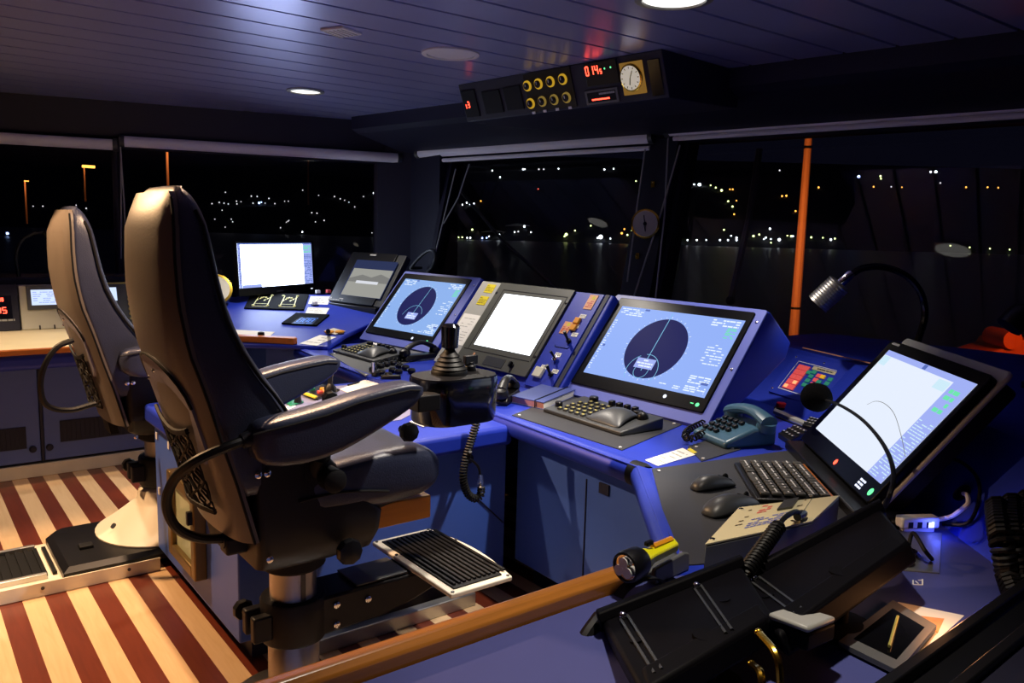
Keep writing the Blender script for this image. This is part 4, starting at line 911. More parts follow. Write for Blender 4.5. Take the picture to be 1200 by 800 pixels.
    for z in [1.575, 1.56, 1.53, 1.48, 1.40, 1.32, 1.24, 1.16, 1.08, 1.0, .92, .84, .76, .70, .64]:
        x0 = interp(BACK, z); h = hw(z) - .004; d = -.030 if z < 1.5 else -.030 * (1.58 - z) / .08
        d *= 1.7
        rings.append([(x0 + .02, h, z)] + [(x0 + .006 + d * math.sqrt(max(0, 1 - (k / 10) ** 2)), h * k / 10, z) for k in range(10, -11, -1)] + [(x0 + .02, -h, z)])
    b.loft(rings); sh = b.build('back_shell', 'shell', o)
    b = B()                                # rounded grey insert low on the back
    pts = []
    for k in range(13):
        t = PI * k / 12; y = math.cos(t) * .19; z = 1.02 + math.sin(t) * .125
        pts.append((y, z))
    pts += [(-.19, .90), (-.16, .86), (.16, .86), (.19, .90)]
    def bx_(y, z): return interp(BACK, z) + .006 - .051 * math.sqrt(max(0, 1 - (y / .232) ** 2)) - .004
    b.loft([[(bx_(y, z) + dx, y, z) for y, z in pts] for dx in (.012, -.004)]); ins = b.build('back_insert', 'insert', o)
    b = B(); q = [(bx_(y, z) - .003, y, z) for y, z in pts[:13]]; b.tube(q, .004, 5); b.build('insert_piping', 'blackm', ins)
    for y, z in ((.11, 1.06), (-.02, 1.10), (-.11, .93)):
        b = B(); b.lathe([(.006, 0), (.006, .004), (.003, .005)], 8, (bx_(y, z) - .003, y, z), (-1, 0, 0)); b.build('screw', 'chrome', ins)
    # carrier bar under the back
    b = B(); b.loft([[(interp(BACK, z) + d0, y, z) for y, d0 in ((-.06, -.035), (.06, -.035), (.06, .0), (-.06, .0))] for z in (.86, .74, .62, .57)]); b.build('back_carrier', 'blackm', o)
    # net pocket
    b = B(); c = [V((-.350, .165, .965)), V((-.352, -.14, .955)), V((-.282, -.14, .715)), V((-.288, .11, .72))]
    def S(u, v):
        p = c[0].lerp(c[1], u).lerp(c[3].lerp(c[2], u), v); p.z -= .03 * math.sin(PI * u) * (1 - v); p.x = interp(BACK, p.z) - .051 * math.sqrt(1 - (p.y / .25) ** 2) - .006 - .016 * math.sin(PI * u) * v; return p
    for k in range(9):
        b.tube([S(min(1, max(0, k / 8 + .14 * math.sin(4 * PI * t / 8 + k))), t / 8) for t in range(9)], .003, 4)
        b.tube([S(max(0, min(1, k / 8 - .14 * math.sin(4 * PI * t / 8 + k))), t / 8) for t in range(9)], .003, 4)
    for v in (0, .03, .97, 1): b.tube([S(t / 8, v) for t in range(9)], .006, 5)
    b.build('net_pocket', 'blackm', o)
    # armrests
    AT = [(-.211, .985), (-.132, .995), (0, 1.012), (.096, 1.036), (.2, 1.05), (.264, 1.057), (.30, 1.053), (.322, 1.035)]
    AB = [(-.211, .87), (-.157, .845), (-.01, .846), (.08, .875), (.15, .908), (.22, .938), (.265, .961), (.30, .985), (.322, 1.02)]
    AT = [((x + .95) * .9683 - .95, 1.484 + (z - 1.5) * .9683) for x, z in AT]; AB = [((x + .95) * .9683 - .95, 1.5 + (z - 1.5) * .9683) for x, z in AB]
    for sy in (-1, 1):
        b = B(); rings = []
        for x, zt in AT:
            zl = interp(AB, x); hw_ = .046 if x < .29 else .036; yc = sy * .272; h = zt - zl
            rings.append([(x, yc + hw_ * a, zl + h * k) for a, k in ((-.86, -.05), (.86, -.05), (1, .03), (1, .5), (1, .92), (.88, .99), (0, 1.02), (-.88, .99), (-1, .92), (-1, .5), (-1, .03))])
        b.loft(rings); ar = b.build('armrest', 'leather', o, sub=1)
        b = B(); b.tube([(x, sy * .272 - .0465, zt - .018) for x, zt in AT[:-1]], .003, 5); b.build('armrest_piping', 'blackm', ar)
        b = B(); b.lathe([(.012, 0), (.012, .03), (.026, .03), (.030, .04), (.026, .055), (.01, .06)], 9, (.21, sy * .25 - .03 if sy > 0 else -.30, .92), (0, -1, 0)); b.build('tilt_knob', 'black', ar)
        b = B(); b.tube([(-.02, sy * .25, .865), (-.02, sy * .21, .80)], .03, 12); b.build('armrest_hinge', 'blackm', o)
    b = B(); b.lathe([(.034, 0), (.034, .05), (.026, .055)], 16, (.0, -.255, .80), (0, -1, 0)); b.build('pivot_cap', 'blackm', o)
    return o
C1 = helm_chair((0.95, 2.30, 0), 'nearer black leather helm chair, with joystick pod on its armrest')
# hose, joystick pod with its boot and handle on the near chair
T = inv(C1)
hp = spline([T @ py_(x, y, Y) for x, y, Y in ((292, 514, 2.03), (262, 525, 2.02), (228, 541, 2.04), (204, 562, 2.10), (195, 590, 2.14), (206, 617, 2.16), (232, 630, 2.18), (268, 631, 2.20))], 6)
b = B(); b.tube(hp, .0135, 10); b.build('cable_hose', 'rubber', C1)
b = B(); b.lathe([(.02, -.02), (.022, 0), (.02, .03)], 12, hp[0], (1, 0, .2)); b.build('hose_gland', 'chairblk', C1)
b = B(); b.lathe([(.024, -.02), (.024, .05)], 12, hp[-1], (1, 0, 0)); b.build('hose_gland', 'chairblk', C1)
b = B(); b.box(T @ py_(284, 634, 2.2), (.11, .06, .05)); b.build('hose_bracket', 'chairblk', C1, bev=.008)
px0, px1, pyc, pz0, pz1 = .345, .635, -.15, .885, 1.030
out = rrect(px1 - px0, .20, .085, 8, (px0 + px1) / 2, pyc)
b = B(); b.loft([[(x * k + (px0 + px1) / 2 * (1 - k), y * k + pyc * (1 - k), z) for x, y in out] for k, z in ((.93, pz0), (.97, pz0 + .01), (1, pz1 - .012), (.985, pz1), )]); pod = b.build('joystick_pod', 'pod', C1)
b = B(); b.prism([(x * .96 + (px0 + px1) / 2 * .04, y * .94 + pyc * .06, pz1) for x, y in out], (0, 0, .004)); b.build('pod_lid', 'black', pod)
jx, jy = .485, -.13
b = B(); b.lathe([(.060, 0), (.060, .008), (.056, .014), (.058, .018), (.048, .026), (.050, .030), (.040, .040), (.042, .044), (.032, .054), (.034, .058), (.022, .070), (.016, .080), (.014, .095)], 24, (jx, jy, pz1 + .004)); b.build('joystick_boot', 'rubber', pod)
b = B(); b.lathe([(.016, 0), (.027, .004), (.028, .02), (.030, .060), (.031, .072), (.024, .080), (.008, .082)], 24, (jx, jy, pz1 + .085), (.02, 0, 1)); b.build('joystick_handle', 'gloss', pod)
b = B(); b.lathe([(.020, 0), (.020, .016), (.014, .02), (.014, .03)], 12, (px1 - .06, -.12, pz1 + .004)); b.box((px1 - .06, -.12, pz1 + .04), (.05, .018, .03)); b.build('pod_switch', 'black', pod, bev=.002)
b = B(); b.box((.33, -.23, .975), (.08, .06, .05)); b.build('pod_bracket', 'blackm', C1, bev=.004)
C2 = helm_chair((0.97, 3.90, 0), 'farther helm chair on the floor track, its pale foot cone lit by the spot', cone=True, lift=0.06); C2.scale = (.96, 1, .975)
T = inv(C2)
hp = spline([T @ py_(x, y, Y) for x, y, Y in ((80, 391, 3.65), (60, 400, 3.64), (45, 422, 3.64), (40, 448, 3.66), (48, 470, 3.68), (75, 476, 3.7), (108, 468, 3.72))], 6)
b = B(); b.tube(hp, .012, 8); b.build('cable_hose', 'rubber', C2)
# floor track of the far chair
o = thing('chair_track', 'white edged floor track with black ribbed tread under the far chair', 'track', (0.2, 3.8, 0)); T = inv(o)
b = B(T); b.box((-.55, 3.80, .018), (2.8, .50, .036)); b.build('track_bed', 'cream', o, bev=.004)
y0 = pz(0, 668, .05).y
for Y in (3.64, 3.99):
    b = B(T); b.box((-.75, Y, .045), (2.4, .022, .03)); b.build('guide_rail', 'alu', o, bev=.004)
b = B(T); b.box((-.75, 3.815, .038), (2.4, .32, .008))
for k in range(70): b.box((-1.9 + k * .0345, 3.815, .044), (.016, .32, .012))
b.build('ribbed_tread', 'rubber', o)
b = B(T); b.box((-.55, 3.548, .03), (2.83, .006, .055)); b.build('edge_strip', 'cream', o)
for x in (-.2, .42, .74):
    b = B(T); b.lathe([(.007, 0), (.007, .003)], 8, (x, 3.545, .035), (0, -1, 0)); b.build('screw', 'greyd', o)
b = B(T); b.loft([[(x, y, z) for x, y in ((.50 + m, 3.58 + m), (1.22 - m, 3.58 + m), (1.22 - m, 4.12 - m), (.55 + m, 4.12 - m), (.50 + m, 4.04))] for m, z in ((0, .036), (0, .06), (.025, .078))]); b.build('base_plate', 'black', o)
b = B(T); b.box((.62, 3.79, .084), (.055, .05, .016)); b.build('latch', 'blackm', o, bev=.003)
# ------------------------------------------------------------------ things lying on the desks
def card(name, label, cat, pts, z=None, m='white', t=0.0012, group=None, plane=None, marks=0, seed=1, mm='greyl'):
    """a sheet lying on a desk; its four corners are given where they show"""
    P = [pz(x, y, z) for x, y in pts] if z is not None else [plane(x, y, 0.0005) for x, y in pts]
    c = (P[0] + P[1] + P[2] + P[3]) / 4
    o = thing(name, label, cat, c, 0, group); T = inv(o)
    nn = (P[1] - P[0]).cross(P[3] - P[0]).normalized()
    if nn.z < 0: P = P[::-1]; nn = -nn
    b = B(T); b.prism(P, nn * t); b.build('sheet', m, o, smooth=False)
    if marks:
        u, v = P[1] - P[0], P[3] - P[0]; W_ = M(((u.x, v.x, nn.x, P[0].x), (u.y, v.y, nn.y, P[0].y), (u.z, v.z, nn.z, P[0].z), (0, 0, 0, 1)))
        b = B(T @ W_); dashes(b, .1, .12, .9, .88, marks, t + .0004, .75, .3, .15, .4, seed); b.build('print_text', mm, o, smooth=False)
    return o
# dark mats let into the worktop
def mat_piece(label, pts, m='dark', t=.003, nm='desk_mat'):
    P = [pz(x, y, ZD) for x, y in pts]; c = sum(P, V()) / len(P)
    o = thing(nm, label, 'mat', c); T = inv(o)
    b = B(T); b.prism(P, (0, 0, t)); b.build('mat_sheet', m, o, smooth=False)
    for p in P:
        d = (c - p).normalized() * .03
        b = B(T); b.lathe([(.006, 0), (.006, .003), (.003, .004)], 8, p + d + V((0, 0, t))); b.build('screw', 'whitep', o)
    return o
mat_piece('dark mat under the control panel of the right hand radar', [(600, 487), (729, 528), (799, 498), (672, 459)])
mat_piece('large dark mat under the two mice and the keyboard', [(764, 550), (793, 664), (905, 655), (1010, 612), (935, 527)])
mat_piece('grey mat under the control panel of the far radar', [(386, 415), (428, 441), (520, 412), (448, 397)], 'grey')
mat_piece('dark strip let into the desk in front of the teal telephone', [(806, 524), (822, 541), (868, 527), (838, 513)], 'dark')

def control_panel(loc, yaw, label, seed):
    o = thing('control_panel', label, 'control panel', loc, R_(yaw), 'radar control panels')
    w, d, h0, h1 = .47, .225, .016, .046
    def Z(y): return h0 + (h1 - h0) * (y + d / 2) / d
    tl_ = math.atan2(h1 - h0, d)
    b = B(); b.loft([[(x, -d / 2, 0), (x, d / 2, 0), (x, d / 2, h1), (x, -d / 2, h0)] for x in (-w / 2, w / 2)]); b.build('panel_body', 'greyd', o, bev=.004)
    rot = M.Rotation(tl_, 3, 'X')
    rnd = random.Random(seed)
    for r in range(5):
        for c in range(6):
            if (r, c) in ((0, 5), (4, 0), (1, 5)) : continue
            x, y = -w / 2 + .07 + c * .036 + (r % 2) * .006, -d / 2 + .035 + r * .034
            b = B(); b.box((x, y, Z(y) + .004), (.019, .017, .008), rot)
            k = b.build('key', 'greyd', o)
            b = B(); b.box((x, y, Z(y) + .0086), (.013, .008, .001), rot); b.build('legend', 'keyy', k, smooth=False)
    for i in range(4):
        x, y = -.035 + i * .045, d / 2 - .022
        b = B(); b.box((x, y, Z(y) + .011), (.024, .022, .022), rot); b.build('black_button', 'black', o, bev=.003)
    for x, y, r in ((-w / 2 + .03, -d / 2 + .06, .016), (-w / 2 + .09, d / 2 - .024, .020)):
        b = B(); b.lathe([(r, 0), (r, .016), (r * .8, .02)], 14, (x, y, Z(y))); b.build('rotary_knob', 'black', o)
    b = B()                                # sculpted palm rest with the trackball
    x0 = w / 2 - .135
    rings = []
    for t, hh, ww in ((-.095, .004, .12), (-.08, .022, .115), (-.05, .040, .10), (-.01, .046, .085), (.03, .036, .075), (.055, .02, .07), (.06, .004, .07)):
        y = t; rings.append([(x0 + ww * a, y, Z(y) + hh * c - .002) for a, c in ((-1, 0), (-.8, .55), (-.4, .95), (0, 1), (.4, .95), (.8, .55), (1, 0))])
    b.loft(rings); b.build('palm_rest', 'greyd', o, sub=1)
    b = B(); b.ball((w / 2 - .055, d / 2 - .06, Z(d / 2 - .06) + .004), .024); b.build('trackball', 'black', o)
    b = B(); b.box((x0 + .03, d / 2 - .035, Z(.08) + .008), (.03, .03, .016), rot); b.build('ball_button', 'black', o, bev=.003)
    return o
c = pz(700, 486, .775); control_panel((2.245, 2.285, ZD + .0035), -92, 'dark control panel with palm rest before the right hand radar', 3)
control_panel((2.20, 4.175, ZD + .0035), -88, 'dark control panel with palm rest before the far radar, by the black handset', 5)
card('white_card', 'white card behind the control panel of the right hand radar', 'card', [(681, 470), (702, 475), (716, 469), (694, 464)], ZD + .004)
card('white_card', 'white card behind the control panel of the far radar', 'card', [(432, 404), (446, 406), (451, 401.5), (438, 399.5)], ZD + .004)

# notebook with elastic band
o = thing('notebook', 'blue hardback notebook with elastic band, left of the radar control panel', 'notebook', pz(640, 466, .775)); T = inv(o)
q = [pz(599, 465, .778), pz(637, 473, .778), pz(683, 454, .778), pz(646, 447, .778)]
dn = V((0, 0, 1)); zt = .784
def lay(q, z): return [V((p.x, p.y, z)) for p in q]
ctr = sum(q, V()) / 4; sh = lambda k: [ctr + (p - ctr) * k for p in q]
b = B(T); b.prism(lay(sh(.975), .7545), (0, 0, .026)); pg = b.build('page_block', 'white', o)
b = B(T); b.prism(lay(q, .7805), (0, 0, .004)); b.build('front_cover', 'book', o, bev=.0015)
b = B(T); b.prism(lay(q, .7505), (0, 0, .004)); b.build('back_cover', 'book', o, bev=.0015)
b = B(T); e0, e1 = sh(.977)[0], sh(.977)[1]; b.quad([V((e0.x, e0.y, .756)), V((e1.x, e1.y, .756)), V((e1.x, e1.y, .780)), V((e0.x, e0.y, .780))]); b.build('pink_edge', 'pinkp', pg, smooth=False, label='pink page edge')
k0, k1 = q[1].lerp(q[0], .26), q[2].lerp(q[3], .26)
b = B(T); b.tube([V((k0.x, k0.y, .755)), V((k0.x, k0.y, .7855)), V((k1.x, k1.y, .7855)), V((k1.x, k1.y, .755))], .003, 6); b.build('elastic_band', 'blackm', o)

# telephone handsets in their cradles
def handset(loc, yaw, label, group, L=.21):
    o = thing('telephone_handset', label, 'telephone handset', loc, R_(yaw), group)
    b = B(); b.loft([[(x, -.035, z0), (x, .035, z0), (x, .030, z1), (x, -.030, z1)] for x, z0, z1 in ((-.12, 0, .012), (-.10, 0, .030), (.02, 0, .026), (.10, 0, .03), (.12, 0, .012))]); b.build('cradle', 'black', o, bev=.004)
    b = B(); rings = []
    for t in range(13):
        s = t / 12; x = -L / 2 + L * s; z = .055 + .038 * math.sin(PI * s); r = .016 + .006 * abs(2 * s - 1)
        rings.append([(x, r * 1.15 * math.cos(a), z + r * .8 * math.sin(a)) for a in [2 * PI * k / 10 for k in range(10)]])
    b.loft(rings); g = b.build('grip', 'black', o)
    for sx in (-1, 1):
        b = B(); b.lathe([(.022, 0), (.032, .006), (.033, .022), (.026, .036), (.012, .042)], 16, (sx * (L / 2 - .006), 0, .024), (sx * .25, 0, 1)); b.build('ear_cap' if sx < 0 else 'mouth_cap', 'black', g)
    return o
H1 = handset(pz(492, 420, .76), 4, 'black telephone handset between the far radar and the joystick', 'black telephone handsets')
H2 = handset(pz(594, 467, .76), 38, 'black telephone handset behind the joystick pod, next to the blue notebook', 'black telephone handsets')
for x, y in ((577, 451), (590, 442.5), (600, 440)):
    p = pz(x, y, .755); o = thing('yellow_tag', 'small yellow tag on the desk edge behind the joystick pod', 'tag', p, R_(-20), 'yellow tags by the handset')
    b = B(); b.box((0, 0, .002), (.05, .022, .003)); b.build('tag_plate', 'sticky', o); b = B(); b.lathe([(.004, 0), (.004, .004)], 8, (.018, 0, .003)); b.build('pin', 'chrome', o)
# coiled cord of the left handset
o = thing('handset_cord', 'short coiled black cord curling from the left handset to the knob panel', 'cord', pz(455, 432, .76)); T = inv(o)
b = B(T); b.tube(coil(spline([pz(x, y, .765) for x, y in ((470, 423), (456, 421), (444, 426), (436, 436))], 6), .011, 16, .003), .0035, 5); b.build('coil', 'rubber', o)
o = thing('handset_cord', 'long coiled black cord hanging in a loop below the joystick pod', 'cord', (1.78, 2.45, .7)); T = inv(o)
pth = spline([py_(x, y, 2.44) for x, y in ((560, 478), (558, 496), (551, 520), (545, 541), (543, 561), (548, 578), (557, 584), (563, 580), (564, 570))], 7)
b = B(T); b.tube(coil(pth, .013, 42, .004, 8), .0042, 5); b.build('coil', 'rubber', o)
b = B(T); b.tube(spline([py_(x, y, 2.44) for x, y in ((564, 572), (563, 562), (561, 548), (554, 540), (548, 537))], 5), .005, 6); b.build('plain_end', 'black', o)
b = B(T); b.lathe([(.012, -.02), (.014, 0), (.010, .03)], 10, py_(563, 564, 2.44), (0, 0, 1)); b.build('strain_relief', 'chrome', o)
o = thing('cord_hook', 'small black hook on the console side holding the coiled cord', 'hook', (1.79, 2.56, .54)); T = inv(o)
b = B(T); b.tube([py_(549, 537, 2.565), py_(549, 537, 2.44), py_(551, 529, 2.42)], .007, 8); b.build('hook_arm', 'black', o)
b = B(T); b.lathe([(.02, 0), (.02, .008)], 12, py_(549, 537, 2.569), (0, -1, 0)); b.build('base', 'black', o)

# teal desk telephone
o = thing('desk_telephone', 'teal desk telephone with black push buttons and coiled cord', 'telephone', (2.450, 1.793, ZD + .001), R_(-106))
w, d = .205, .225
b = B(); b.loft([[(x, -d / 2, 0), (x, d / 2, 0), (x, d / 2, .070), (x, d / 2 - .10, .068), (x, -d / 2, .026)] for x in (-w / 2, -w / 2 + .02, w / 2 - .02, w / 2)]); b.build('phone_body', 'phone', o, bev=.012, seg=3)
for r in range(4):
    for k in range(4):
        if r == 0 and k == 3: continue
        x, y = -.068 + k * .032, -.077 + r * .029; z = .026 + .042 * (y + d / 2) / .125 + .001
        b = B(); b.box((x, y, z + .005), (.022, .018, .012), M.Rotation(.30, 3, 'X')); b.build('push_button', 'black', o, bev=.003)
b = B(); rings = []
for t in range(13):
    s = t / 12; x = -.112 + .224 * s; z = .088 + .026 * math.sin(PI * s); r = .026 + .006 * abs(2 * s - 1) ** 2
    rings.append([(x, .066 + r * 1.15 * math.cos(a), z + r * .75 * math.sin(a)) for a in [2 * PI * k / 12 for k in range(12)]])
b.loft(rings); g = b.build('receiver', 'phone', o)
for sx in (-1, 1):
    b = B(); b.lathe([(.034, 0), (.036, .012), (.034, .032)], 16, (sx * .092, .066, .056), (sx * .2, 0, 1)); b.build('receiver_cap', 'phone', g)
cp_ = [inv(o) @ q for q in spline([pz(x, y, .775) for x, y in ((833, 501), (824, 507), (810, 514), (803, 511), (808, 503), (824, 495), (836, 488))], 6)]
b = B(); b.tube(coil(cp_, .0115, 25, .003), .0036, 5); b.build('coiled_cord', 'rubber', o)
card('label_strip', 'long paper label with yellow end at the corner of the desk', 'label', [(756, 539), (771, 546), (815, 533), (800, 525)], ZD + .0005, marks=5, seed=3)
card('yellow_marker', 'small yellow marker at the end of the long paper label', 'label', [(805, 526.5), (813, 531.5), (817, 530), (809, 525)], ZD + .0022, 'sticky')
o = thing('red_push_button', 'red push button on the blue desk below the alarm panel', 'button', pz(915, 479, ZD)); b = B(); b.lathe([(.030, 0), (.030, .008), (.024, .010)], 18); b.build('collar', 'black', o); b = B(); b.lathe([(.022, .008), (.022, .026), (.016, .030)], 18); b.build('button_cap', 'red', o)
card('white_label', 'white label beside the red push button', 'label', [(920, 478), (928, 480.5), (931, 479), (923, 476)], ZD + .0005, marks=2)
def keypad(pts, z, label, rows, cols, t=.02):
    P = [pz(x, y, z) for x, y in pts]; c = sum(P, V()) / 4; o = thing('keypad', label, 'keypad', (c.x, c.y, ZD)); T = inv(o)
    b = B(T); b.prism([V((p.x, p.y, ZD + .0005)) for p in P], (0, 0, t)); b.build('case', 'black', o, bev=.003)
    for i in range(rows):
        for j in range(cols):
            u, v = (j + .7) / (cols + .4), (i + .7) / (rows + .4); p = P[0].lerp(P[1], u).lerp(P[3].lerp(P[2], u), v)
            b = B(T); b.box((p.x, p.y, ZD + t + .003), (.014, .014, .006)); k = b.build('key', 'greyd', o)
            b = B(T); b.box((p.x, p.y, ZD + t + .0066), (.008, .006, .001)); b.build('legend', 'whitep', k, smooth=False)
    return o
keypad([(912, 507), (926, 516), (949, 505), (933, 497)], ZD + .02, 'small dark keypad just right of the teal telephone', 3, 4)
keypad([(940, 497), (958, 501), (966, 492), (950, 488)], ZD + .02, 'dark keypad half hidden behind the microphone', 3, 4)
o = thing('metal_strip', 'thin metal edged slot between the red button and the keypads', 'slot', pz(932, 492, ZD)); T = inv(o)
b = B(T); b.prism([pz(906, 484, ZD + .001), pz(948, 502, ZD + .001), pz(950, 499, ZD + .001), pz(908, 481, ZD + .001)], (0, 0, .012)); b.build('strip', 'greyl', o); b = B(T); b.prism([pz(908, 487, ZD + .001), pz(940, 500, ZD + .001), pz(943, 502, ZD + .001), pz(912, 490, ZD + .001)], (0, 0, .003)); b.build('slot_opening', 'blackm', o)

# computer mice
def mouse(pa, pb, label, hgt=.042, wd=.062):
    A, C = pz(*pa, ZD + .003), pz(*pb, ZD + .003); d = C - A; L = d.length; c = (A + C) / 2
    o = thing('computer_mouse', label, 'mouse', c, math.atan2(d.y, d.x), 'computer mice')
    b = B(); rings = []
    for s, ww, hh in ((-.5, .45, .25), (-.46, .75, .55), (-.3, 1.0, .95), (-.08, 1.0, 1), (.15, .92, .88), (.36, .85, .6), (.48, .7, .35), (.5, .5, .2)):
        rings.append([(L * s, wd / 2 * ww * a, hgt * hh * k + .001) for a, k in ((-1, 0), (-1, .35), (-.8, .75), (-.4, .97), (0, 1), (.4, .97), (.8, .75), (1, .35), (1, 0))])
    b.loft(rings); bd = b.build('mouse_shell', 'greyd', o, sub=1)
    b = B(); b.tube([(L * .12, 0, hgt * .90), (L * .48, 0, hgt * .40)], .0015, 5); b.build('button_split', 'blackm', bd)
    b = B(); b.lathe([(.010, -.003), (.012, 0), (.010, .003)], 14, (L * .30, 0, hgt * .68), (0, 1, 0)); b.build('scroll_wheel', 'rubber', bd)
    return o
mouse((812, 575), (858, 568), 'black mouse farther from the camera, next to the keyboard'); mouse((828, 606), (884, 591), 'larger black mouse partly behind the beige box', .05, .078)
# keyboard
k0, k1, k2, k3 = pz(877, 551, .765), pz(905, 592, .765), pz(958, 580, .765), pz(925, 540, .765)
c = (k0 + k1 + k2 + k3) / 4; yw = math.atan2((k1 - k0).y + (k2 - k3).y, (k1 - k0).x + (k2 - k3).x); w = ((k1 - k0).length + (k2 - k3).length) / 2; d = ((k3 - k0).length + (k2 - k1).length) / 2
o = thing('computer_keyboard', 'black keyboard with pale keys in front of the large right display', 'keyboard', (c.x, c.y, ZD + .003), yw)
b = B(); b.loft([[(x, -d / 2 - .01, 0), (x, d / 2 + .01, 0), (x, d / 2 + .01, .022), (x, -d / 2 - .01, .014)] for x in (-w / 2 - .012, w / 2 + .012)]); b.build('keyboard_case', 'black', o, bev=.004)
MT['keyc'] = mat('grey_key_cap', srgb(72, 71, 66), .5)
for r in range(6):
    for k in range(13):
        x, y = -w / 2 + w * (k + .5) / 13, -d / 2 + d * (r + .5) / 6
        if r == 0 and 4 < k < 8:
            continue
        b = B(); b.box((x, y, .0235 + .005 * (y / d + .5)), (w / 13 * .8, d / 6 * .78, .008)); b.build('key', 'keyc', o, bev=.0015, seg=1)
b = B(); b.box((0, -d / 2 + d / 12, .0215), (w / 13 * 2.8, d / 6 * .78, .008)); b.build('space_bar', 'keyc', o, bev=.0015, seg=1)
b = B()
for r in range(6): dashes(b, -w / 2 + .006, -d / 2 + d * (r + .25) / 6, w / 2 - .006, -d / 2 + d * (r + .75) / 6, 1, .0325 if r > 3 else .031, .65, .28, .02, .045, r)
b.build('key_legends', 'whitep', o, smooth=False)
b = B(); b.box((0, d / 2 + .006, .0225), (w, .006, .002)); b.build('orange_legend', 'woodo', o)

# --- island console top
ZC = .7285
KP = [(431, 439), (458, 449), (488, 437), (462, 427)]
P = [pz(x, y, ZC) for x, y in KP]; c = sum(P, V()) / 4; o = thing('knob_panel', 'grey panel crowded with round black knobs behind the armrest', 'panel', c); T = inv(o)
b = B(T); b.prism(P, (0, 0, .012)); b.build('panel_plate', 'grey', o, bev=.002)
for i, (x, y) in enumerate(((437, 436), (446, 432), (453, 430), (461, 428.5), (468, 432), (475, 434), (482, 438), (447, 440), (455, 443), (460, 437), (467, 439), (440, 441))):
    p = pz(x, y + 2, ZC + .012); b = B(T); b.lathe([(.012, 0), (.010, .014), (.020, .016), (.022, .030), (.016, .038), (.005, .040)], 12, p); b.build('round_knob', 'black', o)
p = pz(458, 446, ZC + .012); b = B(T); b.box(p + V((0, 0, .016)), (.10, .035, .03), (-.5, 'Z')); b.build('lever_block', 'black', o, bev=.008)
p = pz(437, 436, ZC + .05); b = B(T); b.tube([p, p + V((0, 0, .05))], .008, 8); b.build('toggle', 'chrome', o)
card('white_paper', 'white paper label on the island console between the armrests', 'paper', [(398, 456), (412, 462), (448, 451), (430, 444)], ZC + .0005)
o = thing('black_pen', 'thin black pen lying on the white paper label between the armrests', 'pen', pz(415, 449, ZC + .002)); T = inv(o)
b = B(T); b.tube([pz(408, 451, ZC + .006), pz(419, 448, ZC + .006)], .004, 8); b.build('barrel', 'black', o); b = B(T); b.tube([pz(419, 448, ZC + .006), pz(422, 447.2, ZC + .005)], [.004, .001], 8); b.build('tip', 'black', o)
P = [pz(x, y, ZC) for x, y in ((350, 462), (372, 469), (398, 458), (378, 452))]; o = thing('switch_panel', 'small panel with coloured lights and a yellow bar on the island console', 'panel', sum(P, V()) / 4); T = inv(o)
b = B(T); b.prism(P, (0, 0, .010)); b.build('panel_plate', 'black', o, bev=.002)
for x, y, m in ((375, 459.5, 'redp'), (381, 458, 'orange'), (386, 457.5, 'redp'), (378, 456, 'yelo'), (366, 456, 'green')):
    b = B(T); b.box(pz(x, y, ZC + .014), (.022, .022, .016)); b.build('lens', m, o, bev=.003)
b = B(T); b.prism([pz(355, 462, ZC + .011), pz(369, 467, ZC + .011), pz(372, 465.5, ZC + .011), pz(358, 460.5, ZC + .011)], (0, 0, .006)); b.build('yellow_bar', 'sticky', o)
p = pz(387, 459, ZC + .01); b = B(T); b.lathe([(.03, 0), (.028, .02), (.012, .04), (.012, .07), (.016, .08), (.01, .09)], 14, p); b.build('lever', 'black', o)
P = [pz(x, y, ZC) for x, y in ((331, 470), (340, 477), (356, 472), (345, 465))]; o = thing('lever_panel', 'small pale switch panel close behind the near chair back', 'panel', sum(P, V()) / 4); T = inv(o)
b = B(T); b.prism(P, (0, 0, .008)); b.build('panel_plate', 'green', o, bev=.002)
for x, y in ((338, 464), (349, 468)):
    p = pz(x, y + 3, ZC + .008); b = B(T); b.lathe([(.018, 0), (.014, .02), (.016, .045), (.008, .05)], 10, p); b.build('knob', 'black', o)
card('white_card', 'small white card at the foot of the near chair back', 'card', [(334, 477), (338, 480), (347, 476), (342, 473)], ZC + .0005)
for pts, lab in (([(484, 437), (492, 440), (506, 436), (497, 433)], 'white tag left of the joystick boot'), ([(480, 494), (496, 500), (512, 494), (497, 488)], 'white card on the island edge below the joystick pod')):
    card('white_card', lab, 'card', pts, ZC + .0005)

# --- corner desk
def on_c(o_pts, t, name, m, o, T, d=0.001): b = B(T); b.prism([pc(x, y, d) for x, y in o_pts], CN * t); return b.build(name, m, o, bev=.001)
c = pc(356, 375); o = thing('digit_screen', 'small black tilted unit with blue glowing figures on the corner desk', 'display', c); T = inv(o)
on_c([(330, 380), (371, 382.5), (386, 370), (347, 368)], .012, 'case', 'panelblk', o, T)
P = [pc(x, y, .0135) for x, y in ((341, 379), (366, 380), (374, 372), (352, 371.5))]
b = B(T); b.poly(P); s = b.build('screen', 'scr_dk', o, smooth=False)
u, v = P[1] - P[0], P[3] - P[0]; Wm = M(((u.x, v.x, CN.x, P[0].x), (u.y, v.y, CN.y, P[0].y), (u.z, v.z, CN.z, P[0].z), (0, 0, 0, 1)))
b = B(T @ Wm)
for i, ch in enumerate('888'): digit(b, ch, .12 + .26 * i, .30, .17, .5, .028, .0008)
dashes(b, .08, .04, .92, .2, 1, .0008, .9, .6, .06, .12, 4); dashes(b, .1, .85, .9, .95, 1, .0008, .8, .6, .06, .12, 5); b.build('blue_figures', 'scr_cyan', s, smooth=False)
c = pc(325, 355); o = thing('button_panel', 'black panel with pale outlined symbols below the white monitor', 'panel', c); T = inv(o)
